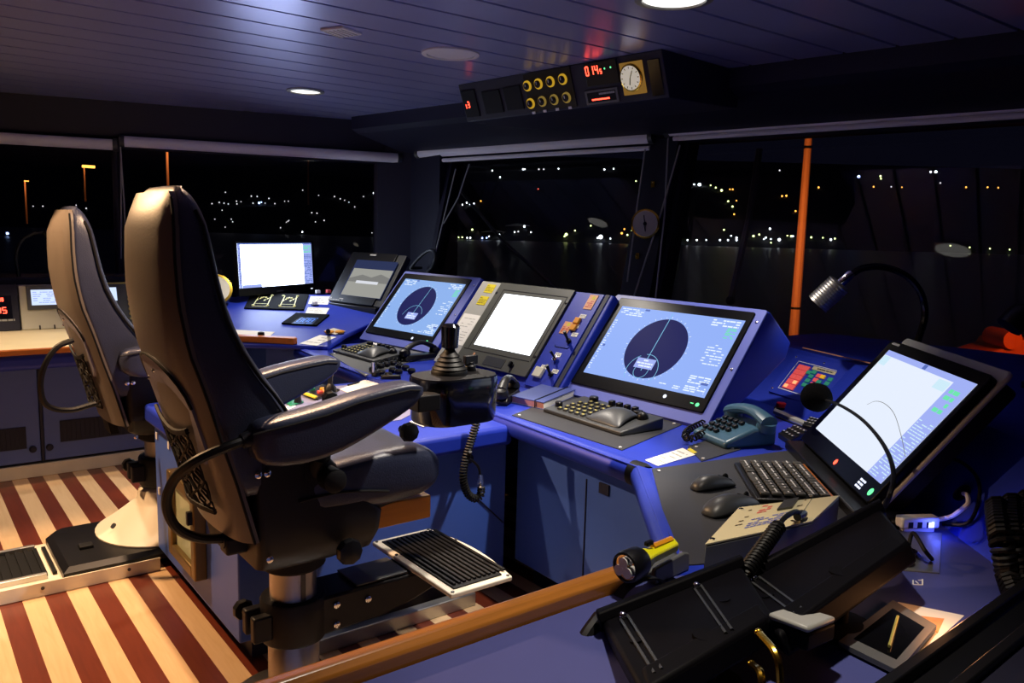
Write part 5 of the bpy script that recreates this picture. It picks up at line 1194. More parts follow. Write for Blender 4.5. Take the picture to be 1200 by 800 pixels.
on_c([(286, 362), (356, 364), (362, 346), (295, 344)], .010, 'panel_plate', 'panelblk', o, T)
P = [pc(x, y, .0112) for x, y in ((286, 362), (356, 364), (362, 346), (295, 344))]; u, v = P[1] - P[0], P[3] - P[0]
Wm = M(((u.x, v.x, CN.x, P[0].x), (u.y, v.y, CN.y, P[0].y), (u.z, v.z, CN.z, P[0].z), (0, 0, 0, 1)))
for x0 in (.10, .56):
    b = B(T @ Wm)
    for a, c_ in (((x0, .2), (x0 + .28, .2)), ((x0 + .02, .2), (x0 + .06, .92)), ((x0 + .26, .2), (x0 + .28, .92)), ((x0 + .02, .36), (x0 + .28, .36))): line(b, a, c_, .008, .0006)
    for k in range(6): x, y = x0 + .04 + .044 * k, .55 + .3 * ((k * 7) % 3) / 3; line(b, (x, y), (x + .025, y + .08), .014, .0006)
    b.build('symbol_lines', 'symbol', o, smooth=False)
    for dx, dy in ((.02, .24), (.27, .24), (.03, .9), (.29, .9), (.12, .72), (.19, .74)):
        b = B(T); b.lathe([(.011, 0), (.011, .006), (.006, .008)], 10, Wm @ V((x0 + dx, dy, 0)), CN); b.build('pale_button', 'symbol', o)
for pts, lab in (([(361, 356), (384, 357), (388, 347), (364, 347)], 'upper of two white labels under the black tilted screen'), ([(358, 367), (382, 368), (386, 361), (361, 360)], 'lower of two white labels under the black tilted screen')):
    card('white_label', lab, 'label', pts, None, plane=pc, marks=3, seed=4)
card('white_paper', 'white sheet of paper behind the orange brown fiddle rail', 'paper', [(268, 401), (310, 399), (322, 389), (272, 386)], None, plane=pc)
card('white_card', 'white card lying on the corner desk in front of the small joystick', 'card', [(351, 402.5), (371, 405), (394, 395), (375, 392.5)], None, plane=pc, marks=3, seed=6)
for x, y, m, lab in ((372.5, 344.5, 'whitep', 'white square button beside the white monitor foot'), (385, 344, 'redp', 'orange square button next to the black tilted screen'), (369, 358, 'whitep', 'pale square button between the two white labels')):
    o = thing('push_button', lab, 'button', pc(x, y)); b = B(); b.box((0, 0, .004), (.045, .045, .008)); b.build('collar', 'black', o); b = B(); b.box((0, 0, .02), (.034, .034, .026)); b.build('cap', m, o, bev=.003)
P = [pc(x, y) for x, y in ((379, 389), (393, 393), (405, 389), (391, 385.5))]; o = thing('joystick_panel', 'small panel with orange dials and a tiny black joystick on the corner desk', 'panel', sum(P, V()) / 4); T = inv(o)
on_c([(379, 389), (393, 393), (405, 389), (391, 385.5)], .008, 'panel_plate', 'ivory', o, T)
for x, y in ((386, 389.5), (398, 389.5)): b = B(T); b.lathe([(.03, 0), (.03, .010), (.018, .012)], 16, pc(x, y, .008), CN); b.build('orange_dial', 'yelo', o)
b = B(T); b.tube([pc(385, 389, .01), pc(384.5, 388, .12)], [.010, .014], 8); b.build('joystick', 'black', o)
o = thing('rail_knob', 'small black knob standing on the paper behind the fiddle rail', 'knob', pc(306, 398.5)); b = B(); b.lathe([(.016, 0), (.016, .03), (.022, .034), (.020, .05), (.008, .054)], 12); b.build('knob_body', 'black', o); b = B(); b.lathe([(.022, 0), (.022, .006)], 12); b.build('base', 'black', o)
# brass ship's lamp
p = pc(252, 358); o = thing('brass_gauge', 'round brass cased gauge beside the near chair back, left of the white monitor', 'gauge', p); 
b = B(); ax = V((-.25, -1, .55)); b.lathe([(.105, -.06), (.118, -.05), (.118, .03), (.125, .035), (.122, .05), (.105, .052)], 28, (0, 0, .105), ax); b.build('brass_case', 'brass', o)
b = B(); b.lathe([(.104, .0525), (.0, .0535)], 28, (0, 0, .105), ax); b.build('dial', 'ivory', o)
b = B(); b.lathe([(.08, 0), (.07, .02), (.04, .03), (.03, .06)], 20); b.build('foot', 'brass', o)

# --- instruments along the back of the chart table
def instrument(xl, xr, yb, yt, Y, z0, label, name, m, tilt=18):
    A, C = pz(xl, yb, z0), pz(xr, yb, z0)
    pn = Panel(((A.x + C.x) / 2, Y, z0), 0, tilt); u0, v0 = pn.uv(xl, yb); u1, _ = pn.uv(xr, yb); v1 = pn.uv((xl + xr) / 2, yt)[1]
    o = pn.thing(name, label, 'instrument'); b = B(); s, c = math.sin(pn.t), math.cos(pn.t)
    b.loft([[(u, 0, 0), (u, v1 * s, v1 * c), (u, v1 * s + .08, v1 * c), (u, .16, 0)] for u in (u0, u1)]); b.build('case', m, o, bev=.005)
    return pn, o, u0, u1, v1
ZT = .778
pn, o, u0, u1, v1 = instrument(-30, 25, 387, 333, 6.0, ZT, 'dark instrument with glowing red figures at the left picture edge', 'red_figure_readout', 'navy')
b = pn.b()
for i, ch in enumerate('88815'): digit(b, ch, u1 - .22 + .032 * i, v1 * .38, .020, v1 * .12, .0035, .0036)
dashes(b, u1 - .16, v1 * .62, u1 - .08, v1 * .72, 1, .0036, 1, .8, .1, .2, 5); b.build('red_figures', 'led_red', o, smooth=False)
b = pn.b(); b.box((u1 - .14, v1 * .50, .0015), (.20, v1 * .5, .003)); b.build('window', 'gloss', o)
b = pn.b(); dashes(b, u1 - .2, v1 * .2, u1 - .03, v1 * .26, 1, .0034, .9, .7, .08, .2, 3); b.build('legend', 'greyl', o, smooth=False)
pn, o, u0, u1, v1 = instrument(26, 84, 385, 334, 6.02, ZT, 'cream instrument with lit screen left of the far chair back', 'lcd_receiver', 'ivory')
r = bbox(qpx(pn, [(37, 340), (72, 341), (72, 357), (37, 356)], .003)); b = pn.b(); b.box(((r[0] + r[1]) / 2, (r[2] + r[3]) / 2, .006), (r[1] - r[0] + .05, r[3] - r[2] + .06, .014)); bz = b.build('bezel', 'grey', o, bev=.004)
b = pn.b(); rect(b, r[0], r[2], r[1], r[3], .0136); s = b.build('screen', 'scr_lcd', o, smooth=False); b = pn.b(); dashes(b, r[0] + .01, r[2] + .01, r[1] - .01, r[3] - .01, 6, .0142, .8, .4, .08, .25, 9); b.build('lcd_text', 'scr_side', s, smooth=False)
for k in range(3):
    b = pn.b(); b.box((u0 + .10 + .085 * k, .01, .003), (.008, .03, .008)); b.build('slot', 'black', o)
pn, o, u0, u1, v1 = instrument(104, 156, 377, 331, 6.05, ZT, 'olive instrument with lit screen and yellow keys between the two chairs', 'lcd_receiver', 'greyg')
r = bbox(qpx(pn, [(113, 337), (136, 337), (136, 352), (113, 351)], .003)); b = pn.b(); rect(b, r[0] - .12, r[2], r[1], r[3], .0036); b.build('screen', 'scr_lcd', o, smooth=False)
for i in range(7):
    for j in range(2):
        b = pn.b(); b.box((r[1] + .075 + .05 * j, v1 * (.14 + .115 * i), .004), (.018, .014, .008)); b.build('yellow_key', 'keyy', o)
b = pn.b(); b.box(((r[0] + r[1]) / 2, v1 * .12, .002), (.07, .02, .003)); b.build('nameplate', 'white', o)
b = pn.b(); rect(b, u0, v1 - .012, u1, v1, .003); b.build('yellow_edge', 'keyy', o, smooth=False)
o = thing('instrument_shelf', 'dark blue ledge carrying the instruments behind the chart table', 'shelf', (.4, 6.3, ZT)); T = inv(o)
b = B(T); b.prism([(-1.5, 6.24, .752), (1.55, 6.24, .752), (1.55, 6.55, .752), (-1.5, 7.2, .752)], (0, 0, .35)); b.build('ledge', 'navy', o, bev=.01)
o = thing('gooseneck_lamp', 'thin dark gooseneck lamp arching in front of the far left window', 'lamp', py_(24, 338, 6.32)); T = inv(o)
b = B(T); b.tube(spline([py_(x, y, 6.32) for x, y in ((24, 340), (21, 318), (19, 300), (25, 283), (38, 274), (52, 272))], 6), .012, 7); b.build('gooseneck', 'black', o)
b = B(T); b.lathe([(.05, 0), (.05, .015), (.02, .02)], 14, py_(24, 340, 6.32)); b.build('base', 'black', o); b = B(T); b.lathe([(.02, -.02), (.04, .02), (.045, .07)], 14, py_(54, 273, 6.32), (1, 0, -.5)); b.build('lamp_head', 'black', o)
card('white_card', 'white card tucked on the chart table edge beside the far chair', 'card', [(136, 366), (146, 367), (152, 364.5), (142, 363.5)], ZT + .001)
# barometer on the mullion
p = pp(757, 262, WA(0, 2.1, -.16), NAP); ax = (-NA - A_ * .35 * -1).normalized()
o = thing('brass_barometer', 'round brass barometer hanging on the mullion between the forward windows', 'barometer', p); ax = (-NA * .9 + A_ * .1 + V((0, 0, -.05)))
ax = (EYE - p).normalized() * .6 - NA * .6
b = B(); b.lathe([(.072, -.06), (.086, -.05), (.090, -.01), (.096, 0), (.096, .014), (.084, .018)], 32, (0, 0, 0), ax); b.build('brass_case', 'brass', o)
b = B(); b.lathe([(.083, .0185), (.0, .0195)], 32, (0, 0, 0), ax); dl = b.build('dial', 'ivory', o)
axn = ax.normalized(); uu = axn.cross(V((0, 0, 1))).normalized(); vv = uu.cross(axn); 
b = B(); b.tube([axn * .022 - vv * .05 - uu * .005, axn * .022 + vv * .055 + uu * .01], .003, 5); b.tube([axn * .019, axn * .025], .012, 10); b.build('needle', 'black', dl)
b = B(); b.box(-axn * .08, (.05, .05, .05)); b.build('wall_mount', 'brass', o, bev=.004)
for x, y, lab in ((765, 216, 'small brass plate on the mullion above the barometer'), (747, 300, 'small brass plate on the mullion below the barometer')):
    q = pp(x, y, WA(0, 2.1, -.105), NAP); o = thing('brass_plate', lab, 'plate', q); b = B(); b.box((0, 0, 0), (.006, .028, .04), (.15, 'Z')); b.build('plate_sheet', 'brass', o, bev=.002); b = B(); b.lathe([(.004, 0), (.004, .006)], 8, (-.002, 0, .012), (-1, 0, 0)); b.build('screw', 'chrome', o)

# handheld set standing before the tilted screen, and the grab handle under the forward window
p = pc(440, 362); o = thing('handheld_radio', 'small black handheld set standing before the black tilted screen', 'radio', p)
b = B(); b.box((0, 0, .055), (.05, .04, .11)); b.build('radio_body', 'blackm', o, bev=.010)
b = B(); b.tube([(.012, 0, .105), (.012, 0, .15)], .007, 8); b.build('aerial', 'rubber', o)
g_ = [pp(x, y, WA(0, 2.1, -.16), NAP) for x, y in ((481, 314), (490, 303), (501, 294), (508, 294), (510, 303), (507, 312), (501, 318))]
o = thing('grab_handle', 'curved grab handle at the left lower corner of the window by the far radar', 'handle bar', g_[-1]); T = inv(o)
b = B(T); b.tube(spline(g_, 5), .014, 8); b.build('bar', 'greyd', o)
b = B(T); b.tube([g_[-1], g_[-1] + NA * .12], .012, 8); b.tube([g_[0], g_[0] + NA * .12], .012, 8); b.build('bracket', 'greyd', o)
# ------------------------------------------------------------------ near right corner: lamp, microphone, hub and the dark gear in front
def gooseneck(base, pts, r, T): 
    b = B(T); b.tube(pts, r, 9); return b
LD = 3.05
def at_d(x, y, D): q = ray(x, y); return EYE + q * (D / q.dot(FW))
base = pz(1066, 428, .985)
o = thing('gooseneck_lamp', 'chrome headed gooseneck lamp arching over behind the large right display', 'lamp', base); T = inv(o)
DB = (base - EYE).dot(FW)
path = spline([base] + [at_d(x, y, DB) for x, y in ((1078, 392), (1084, 368), (1079, 343), (1062, 323), (1036, 313), (1012, 314), (998, 321))], 7)
b = B(T); b.tube(path, .014, 9); b.build('gooseneck', 'gloss', o)
h0, h1 = at_d(992, 325, DB - .02), at_d(958, 356, DB + .02); ax = (h1 - h0).normalized()
b = B(T); b.lathe([(.013, -.03), (.020, -.02), (.020, .03), (.028, .036)], 16, h0, ax); b.build('collar', 'chrome', o)
L = (h1 - h0).length
b = B(T)
pr = [(.02, .03), (.044, .036)]
for k in range(9): z = .04 + (L - .045) * k / 9; pr += [(.050, z), (.050, z + (L - .045) / 18), (.046, z + (L - .045) / 18)]
pr += [(.050, L), (.044, L), (.040, L - .01)]
b.lathe(pr, 28, h0, ax); hd = b.build('lamp_head', 'alu', o)
b = B(T); b.lathe([(.042, L - .008), (.0, L - .006)], 20, h0, ax); b.build('bulb', 'lampw', hd)
b = B(T); b.lathe([(.05, 0), (.05, .02), (.02, .03), (.016, .05)], 18, base); b.build('base', 'black', o)
LAMP_POS, LAMP_AX = h1, ax
# second lamp at the right picture edge
base = pz(1215, 455, .985); D2 = 2.9
o = thing('gooseneck_lamp', 'dark lamp head cut off by the right picture edge', 'lamp', base); T = inv(o)
b = B(T); b.tube(spline([base, at_d(1222, 420, D2), at_d(1222, 380, D2), at_d(1208, 362, D2), at_d(1196, 360, D2)], 6), .013, 8); b.build('gooseneck', 'rubber', o)
b = B(T); a0, a1 = at_d(1205, 360, D2), at_d(1182, 383, D2); b.lathe([(.02, 0), (.042, .02), (.048, .05), (.046, (a1 - a0).length), (.03, (a1 - a0).length + .004)], 20, a0, (a1 - a0)); b.build('lamp_head', 'black', o)
b = B(T); b.lathe([(.05, 0), (.05, .02), (.02, .03)], 16, base); b.build('base', 'black', o)
# gooseneck microphone
base = pz(1031, 612, ZD)
def fd(x, y, w): return pp(x, y, BD.B + BD.nrm * w, BD.nrm)
o = thing('gooseneck_microphone', 'black gooseneck microphone with foam head in front of the large display', 'microphone', base); T = inv(o)
mp_ = spline([base + V((0, 0, .03)), fd(1042, 582, .05), fd(1047, 553, .05), fd(1036, 522, .05), fd(1012, 493, .06), fd(985, 475, .07), fd(962, 467, .08)], 7)
b = B(T); b.tube(mp_, [.0075 - .003 * k / (len(mp_) - 1) for k in range(len(mp_))], 8); b.build('gooseneck', 'rubber', o)
e = mp_[-1]; ax = (e - mp_[-3]).normalized()
b = B(T); b.lathe([(.006, -.03), (.016, -.02), (.038, 0), (.050, .030), (.050, .065), (.038, .090), (.012, .100)], 20, e - ax * .01, ax); b.build('foam_windscreen', mat('black_foam', srgb(7, 7, 8), .95, bump=.9, bscale=180, spec=.05), o)
b = B(T); b.lathe([(.055, 0), (.055, .02), (.045, .03), (.012, .035)], 20, base); b.build('base', 'black', o)
# beige box with coiled lead
q = [pz(826, 637, .83), pz(952, 610, .83), pz(984, 580, .83), pz(866, 594, .83)]
u = (q[1] - q[0]); 
o = thing('beige_instrument_box', 'beige metal box with small screen and coiled lead beside the mice', 'instrument', sum(q, V()) / 4 - V((0, 0, .08))); T = inv(o)
b = B(T); b.prism([V((p.x, p.y, ZD + .003)) for p in q], (0, 0, .072)); b.build('box_body', 'grey', o, bev=.004)
b = B(T); b.prism([V((p.x, p.y, .825)) for p in q], (0, 0, .005)); b.build('top_plate', 'beige', o, bev=.001)
v = q[3] - q[0]; Wm = M(((u.x, v.x, 0, q[0].x), (u.y, v.y, 0, q[0].y), (0, 0, 1, .830), (0, 0, 0, 1)))
b = B(T @ Wm); b.prism([(.50, .58, 0), (.66, .56, 0), (.66, .86, 0), (.50, .86, 0)], (0, 0, .006)); b.build('lcd_window', 'greyd', o)
b = B(T @ Wm); dashes(b, .28, .20, .66, .48, 5, .001, .8, .45, .08, .22, 4); b.build('blue_print', 'scr_side' if False else 'bluelight', o, smooth=False)
b = B(T @ Wm); dashes(b, .28, .62, .40, .88, 4, .001, .85, .5, .3, .7, 5); b.build('red_print', 'redp', o, smooth=False)
b = B(T @ Wm); dashes(b, .10, .10, .22, .85, 7, .001, .35, .25, .2, .5, 6); dashes(b, .70, .2, .76, .85, 4, .001, .6, .25, .3, .7, 8); b.build('small_print', 'brassd', o, smooth=False)
b = B(T @ Wm); b.box((.82, .5, .0005), (.004, 1.0, .001)); b.build('plate_joint', 'greyd', o)
for uu_, vv_ in ((.04, .08), (.05, .9), (.78, .1), (.78, .9)):
    b = B(T); b.lathe([(.006, 0), (.006, .003)], 8, Wm @ V((uu_, vv_, .0))); b.build('screw', 'chrome', o)
pl = [at_d(958, 611, 2.02)] ; p0 = Wm @ V((.86, .12, .012)); p1 = at_d(912, 617, (p0 - EYE).dot(FW) - .12); p2 = at_d(872, 672, (p0 - EYE).dot(FW) - .30)
b = B(T); b.tube(spline([p0, p0 + (p1 - p0) * .3 + V((0, 0, .016)), p0 + (p1 - p0) * .75 + V((0, 0, .014)), p1], 7), .006, 8); ld = b.build('lead', 'rubber', o)
b = B(T); b.tube(coil([p1, p1.lerp(p2, .5), p2], .014, 17, .004, 9), .0048, 6); b.build('coiled_lead', 'rubber', o)
b = B(T); b.lathe([(.010, -.03), (.012, 0), (.008, .02)], 10, p0, (p0 - p1)); b.build('plug', 'black', o)
# torch in its holder, lying over the end of the wooden rail
t0, t1 = pz(743, 660, .825), pz(789, 638, .83); ax = (t0 - t1).normalized()
o = thing('torch', 'yellow torch with black lens ring resting on its holder at the rail end', 'torch', (t0 + t1) / 2); T = inv(o)
L = (t1 - t0).length
b = B(T); b.lathe([(.017, 0), (.018, L * .6), (.024, L * .75), (.028, L * .85)], 6, t1, ax); bd = b.build('torch_body', 'yellow', o, bev=.003)
b = B(T); b.tube([t1 + V((0, 0, .015)) + ax * .008, t1 + V((0, 0, .018)) + ax * L * .55], .007, 6); b.build('orange_grip', 'yelo', bd)
b = B(T); b.lathe([(.028, 0), (.032, .008), (.034, .042), (.032, .052), (.028, .054), (.026, .049)], 24, t0 - ax * .022, ax); hd = b.build('lens_ring', 'black', o)
b = B(T); b.lathe([(.0265, .0495), (.0, .0497)], 24, t0 - ax * .022, ax); rf = b.build('reflector', 'chrome', hd)
sidev = ax.cross(V((0, 0, 1))).normalized(); upv = sidev.cross(ax)
for k in range(3):
    a = R_(90 + 120 * k); b = B(T); b.lathe([(.004, 0), (.011, .006), (.0115, .009)], 14, t0 + ax * .0285 + (sidev * math.cos(a) + upv * math.sin(a)) * .0125, ax); b.build('led_cup', 'whitep', rf)
b = B(T); b.box((t0 + t1) / 2 + upv * .030 + ax * .02, (.022, .010, .010), (math.atan2(ax.y, ax.x), 'Z')); b.build('switch', 'black', o, bev=.002)
h0, h1 = pz(757, 676, .762), pz(797, 658, .762); d = (h1 - h0).normalized(); nrm = V((-d.y, d.x, 0))
o = thing('torch_holder', 'grey charging holder with black strap under the yellow torch', 'holder', (h0 + h1) / 2); T = inv(o)
b = B(T); b.loft([[p + nrm * (-.026) + V((0, 0, -.010)), p + nrm * .026 + V((0, 0, -.010)), p + nrm * .024 + V((0, 0, z)), p + nrm * .014 + V((0, 0, z)), p + nrm * .012 + V((0, 0, z - .014)), p - nrm * .012 + V((0, 0, z - .014)), p - nrm * .014 + V((0, 0, z)), p - nrm * .024 + V((0, 0, z))] for p, z in ((h0, .026), (h0.lerp(h1, .85), .034), (h1, .028))]); b.build('holder_body', 'grey', o, bev=.003)
b = B(T)
sp = spline([pz(x, y, z) for x, y, z in ((730, 702, .757), (738, 692, .775), (754, 682, .785), (773, 680, .785), (788, 690, .758))], 6); b.loft([[p + V((0, 0, .004)), p + nrm * .024 + V((0, 0, .004)), p + nrm * .024, p] for p in sp]); b.build('strap', 'blackm', o)
b = B(T); b.tube([h1 + V((0, 0, .022)), h1 + d * .014 + V((0, 0, .0)), h1 + d * .012 + V((0, 0, -.010))], .004, 8); b.build('clip_ring', 'chrome', o)
# usb hub, plate, jack and leads
p0, p1 = pz(1053, 612, .775), pz(1097, 611, .775); d = (p1 - p0).normalized(); L = (p1 - p0).length; yw = math.atan2(d.y, d.x)
o = thing('usb_hub', 'white four port hub glowing blue at one end', 'usb hub', V(((p0.x + p1.x) / 2, (p0.y + p1.y) / 2, ZD + .001)), yw)
b = B(); b.box((0, 0, .026), (L, .034, .03)); hb = b.build('hub_case', 'whitep', o, bev=.005)
for k in range(3):
    b = B(); b.box((-L * .28 + L * .24 * k, -.0165, .022), (L * .12, .003, .016)); b.build('port', 'blackm', hb)
b = B(); b.box((L * .26, -.0168, .022), (L * .14, .003, .014)); b.build('lit_port', 'led_blue', hb)
b = B(); b.box((0, 0, .005), (L * .8, .02, .012)); b.build('foot', 'whitep', o)
HUB = V(o.location) + M.Rotation(yw, 3, 'Z') @ V((L * .26, -.045, .03))
o = thing('hub_lead', 'white and black lead looping from the hub to a grommet in the slope', 'cable', p1); T = inv(o)
SL = Panel((2.27, 1.02, ZD), -130, 40.4)
def sl(x, y, w=.02): return pp(x, y, SL.B + SL.nrm * w, SL.nrm)
g = sl(1128, 578, .0)
b = B(T); b.tube(spline([p1 + V((0, 0, .005)), p1 + d * .03 + V((0, 0, .01)), sl(1120, 602, .04), sl(1134, 590, .05), sl(1133, 580, .03), g], 7), .006, 8); b.build('white_lead', 'whitep', o)
b = B(T); b.tube(spline([sl(1040, 580, .02), sl(1055, 560, .03), sl(1085, 542, .03), sl(1118, 538, .025), sl(1142, 555, .02), sl(1148, 580, .015), sl(1135, 612, .01), sl(1105, 614, .02)], 7), .005, 7); b.build('black_lead', 'rubber', o)
b = B(T); b.lathe([(.026, 0), (.026, .006), (.014, .010)], 18, g, SL.nrm); b.build('grommet', 'black', o)
P = [pz(x, y, ZD) for x, y in ((1040, 668), (1101, 673), (1104, 626), (1048, 622))]
o = thing('socket_plate', 'grey socket plate let into the blue counter below the hub', 'plate', sum(P, V()) / 4); T = inv(o)
b = B(T); b.prism(P, (0, 0, .004)); b.build('plate_sheet', 'grey', o, bev=.001)
c = pz(1063, 650, ZD + .01); b = B(T); b.lathe([(.030, -.006), (.030, .004), (.022, .012), (.014, .012), (.014, .0)], 20, c); b.build('socket_ring', 'chrome', o)
b = B(T); b.tube(spline([c + V((0, 0, .01)), c + V((.02, 0, .05)), pz(1084, 645, ZD + .04), pz(1092, 655, ZD + .008)], 6), .005, 8); b.build('plug_lead', 'rubber', o)
b = B(T); b.box(pz(1054, 648, ZD + .03), (.03, .05, .04), (.4, 'Z')); b.build('plug', 'black', o, bev=.006)
# white letter mark on the counter
o = thing('letter_mark', 'small white bracket mark painted on the counter below the socket plate', 'marking', pz(1076, 682, ZD)); T = inv(o)
b = B(T)
for a, c in (((1070, 680), (1070, 685)), ((1070, 685), (1081, 685.5)), ((1081, 685.5), (1081, 679)), ((1076, 680), (1081, 680)), ((1073, 681), (1076, 684))):
    b.tube([pz(*a, ZD + .0008), pz(*c, ZD + .0008)], .0022, 4)
b.build('painted_mark', 'whitep', o)
# stack of coiled black cords at the right edge
o = thing('cord_bundle', 'bundle of thick coiled black cords hanging at the right picture edge', 'cord', pz(1195, 640, .80)); T = inv(o)
for k, xx in enumerate((1171, 1187, 1203)):
    pth = [pz(xx - 3 + 2 * k, 592 - 4 * k, .90), pz(xx + 2, 630, .87), pz(xx + 10, 672, .80), pz(xx + 22, 705, .77)]
    b = B(T); b.tube(coil(spline(pth, 5), .021, 22, .006, 9), .0062, 6); b.build('coil', 'rubber', o)
# two black hooded units seen from behind
def hood(q, th, label, rib, group='black hooded units'):
    """q: back face corners - top far-left, top far-right, bottom right, bottom left"""
    c = sum(q, V()) / 4; o = thing('hooded_unit', label, 'equipment', c, 0, group); T = inv(o)
    n = (q[1] - q[0]).cross(q[3] - q[0]).normalized()
    if n.dot(EYE - c) < 0: n = -n
    b = B(T); b.prism(q, -n * th); b.build('casing', 'hood', o, bev=.008)
    def at(u, v, w=.0): return q[0].lerp(q[1], u).lerp(q[3].lerp(q[2], u), v) + n * w
    b = B(T); b.loft([[at(u, -.02, -.03), at(u, -.02, .018), at(u, .06, .018), at(u, .075, -.002)] for u in (-.02, 1.02)]); b.build('top_lip', 'hood', o, bev=.004)
    for u in rib:
        b = B(T); b.tube([at(u, .16, .003), at(u + .01, .93, .003)], .0035, 5); b.tube([at(u + .05, .14, .003), at(u + .06, .93, .003)], .0035, 5); b.build('rib', 'greyd', o)
        b = B(T); b.ball(at(u + .02, .14, .006), .008); b.build('rib_screw', 'chrome', o)
    for u in (.12, .75):
        b = B(T); b.lathe([(.012, 0), (.012, .004)], 10, at(u, .5, 0), n); b.build('cover_cap', 'hood', o)
    return o, at, n
q1 = [at_d(704, 724, 1.44), at_d(868, 660, 1.58), at_d(906, 720, 1.32), at_d(752, 810, 1.10)]
h1_, at1, n1 = hood(q1, .045, 'black hooded unit nearer the wooden rail, its ribbed back to the camera', (.10, .62))
q2 = [at_d(850, 690, 1.60), at_d(1031, 594, 1.80), at_d(1066, 634, 1.60), at_d(912, 742, 1.26)]
h2_, at2, n2 = hood(q2, .045, 'black hooded unit in front of the beige box, tilted with its lip up', (.12,))
for o, q, lab in ((h1_, q1, 0), (h2_, q2, 1)):
    T = inv(o); m_ = (q[2] + q[3]) / 2; f = V((m_.x, m_.y, ZD))
    off = (FW * .05)
    b = B(T); k0, k1 = q[3].lerp(q[2], .04), q[3].lerp(q[2], .96); dn = V((0, 0, -.045)) - FW * .01
    b.loft([[k, k + FW * .06, k + FW * .06 + dn, k + dn] for k in (k0, k1)]); b.build('lower_body', 'hood', o, bev=.006)
    b = B(T); b.tube([m_ + off, V((m_.x, m_.y, (m_.z + ZD) / 2)) + off, f + off], .022, 12); b.build('stand_tube', 'hood', o)
    b = B(T); b.lathe([(.07, 0), (.07, .012), (.03, .02)], 20, f + off + V((0, 0, .001))); b.build('stand_foot', 'hood', o)
# pivot arms and corrugated hose from the first unit
o = thing('corrugated_hose', 'black corrugated hose running off the bottom edge by the rail', 'hose', at_d(640, 790, 1.35)); T = inv(o)
hp = spline([at_d(676, 766, 1.42), at_d(650, 782, 1.38), at_d(615, 796, 1.34), at_d(570, 815, 1.30)], 12)
b = B(T); b.tube(hp, [.013 + .003 * (k % 2) for k in range(len(hp))], 10); b.build('hose_wall', 'rubber', o)
b = B(T); b.lathe([(.024, -.03), (.026, 0), (.02, .03)], 14, hp[0], hp[0] - hp[3]); b.build('end_collar', 'black', o)
b = B(T); b.tube([hp[0], at_d(690, 742, 1.44), at_d(703, 724, 1.48)], .016, 10); b.build('swivel_arm', 'black', o)
# grey tray, orange lit shelf and brass rods
q = [at_d(900, 717, 1.30), at_d(948, 735, 1.24), at_d(980, 722, 1.32), at_d(930, 708, 1.40)]
o = thing('grey_tray', 'small grey curved tray between the two black hooded units', 'tray', sum(q, V()) / 4); T = inv(o)
b = B(T); b.prism(q, (0, 0, -.012)); b.build('tray_top', 'greyl', o, bev=.006)
b = B(T); b.prism([p * 1 + V((0, 0, -.013)) for p in q], (0, 0, -.03)); b.build('tray_body', 'hood', o, bev=.004)
for k, (a, c) in enumerate((((889, 741), (911, 771)), ((881, 778), (892, 791)))):
    p, r = at_d(*a, 1.20), at_d(*c, 1.14)
    o = thing('brass_rod', ('longer' if k == 0 else 'shorter') + ' bent brass rod below the grey tray', 'rod', (p + r) / 2); T = inv(o)
    b = B(T); b.tube(spline([p, r, r + (r - p) * .3 - V((0, 0, .06))], 6), .006, 8); b.build('rod', 'brass', o); b = B(T); b.ball(p, .007); b.build('tip', 'brass', o)
q = [pz(982, 757, .757), pz(1052, 792, .757), pz(1097, 738, .757), pz(1046, 708, .757)]
o = thing('glass_tray', 'grey rimmed tray with dark glass on the counter, beside the lit paper', 'tray', sum(q, V()) / 4); T = inv(o)
ctr = sum(q, V()) / 4; b = B(T)
for i in range(4):
    a, c = q[i], q[(i + 1) % 4]; a2, c2 = ctr + (a - ctr) * .72, ctr + (c - ctr) * .72
    b.prism([a, c, c2, a2], (0, 0, .010))
b.build('tray_rim', 'grey', o)
b = B(T); b.prism([ctr + (p - ctr) * .73 + V((0, 0, .004)) for p in q], (0, 0, .006)); b.build('dark_glass', 'gloss', o)
b = B(T); b.tube([pz(1052, 722, .772), pz(1042, 757, .772)], .003, 6); b.build('yellow_cord', 'keyy', o)
q = [pz(1052, 706, ZD), pz(1130, 722, ZD), pz(1075, 772, ZD), pz(1048, 752, ZD)]
o = thing('lit_paper', 'pale paper on the counter glowing in a warm hidden light', 'paper', sum(q, V()) / 4); T = inv(o)
b = B(T); b.prism([p + V((0, 0, .0005)) for p in q], (0, 0, .0015)); b.build('sheet', 'white', o, smooth=False)
b = B(T); c = sum(q, V()) / 4; u, v = q[1] - q[0], q[3] - q[0]; b.prism([q[0] + u * .1 + v * .3 + V((0, 0, .0022)), q[0] + u * .7 + v * .2 + V((0, 0, .0022)), q[0] + u * .6 + v * .6 + V((0, 0, .0022))], (0, 0, .0005)); b.build('printed_patch', 'orange', o, smooth=False)
q = [at_d(948, 727, 1.60), at_d(1012, 706, 1.70), at_d(1013, 722, 1.66), at_d(975, 733, 1.58)]
o = thing('orange_card', 'orange lit card edge showing under the second black unit', 'card', sum(q, V()) / 4); T = inv(o)
b = B(T); b.prism(q, (0, 0, .004)); b.build('sheet', 'orange', o, smooth=False); b = B(T); b.tube([q[0], q[1]], .004, 6); b.build('white_edge', 'whitep', o)
GLOW = pz(1098, 742, ZD) + V((0, 0, .07))
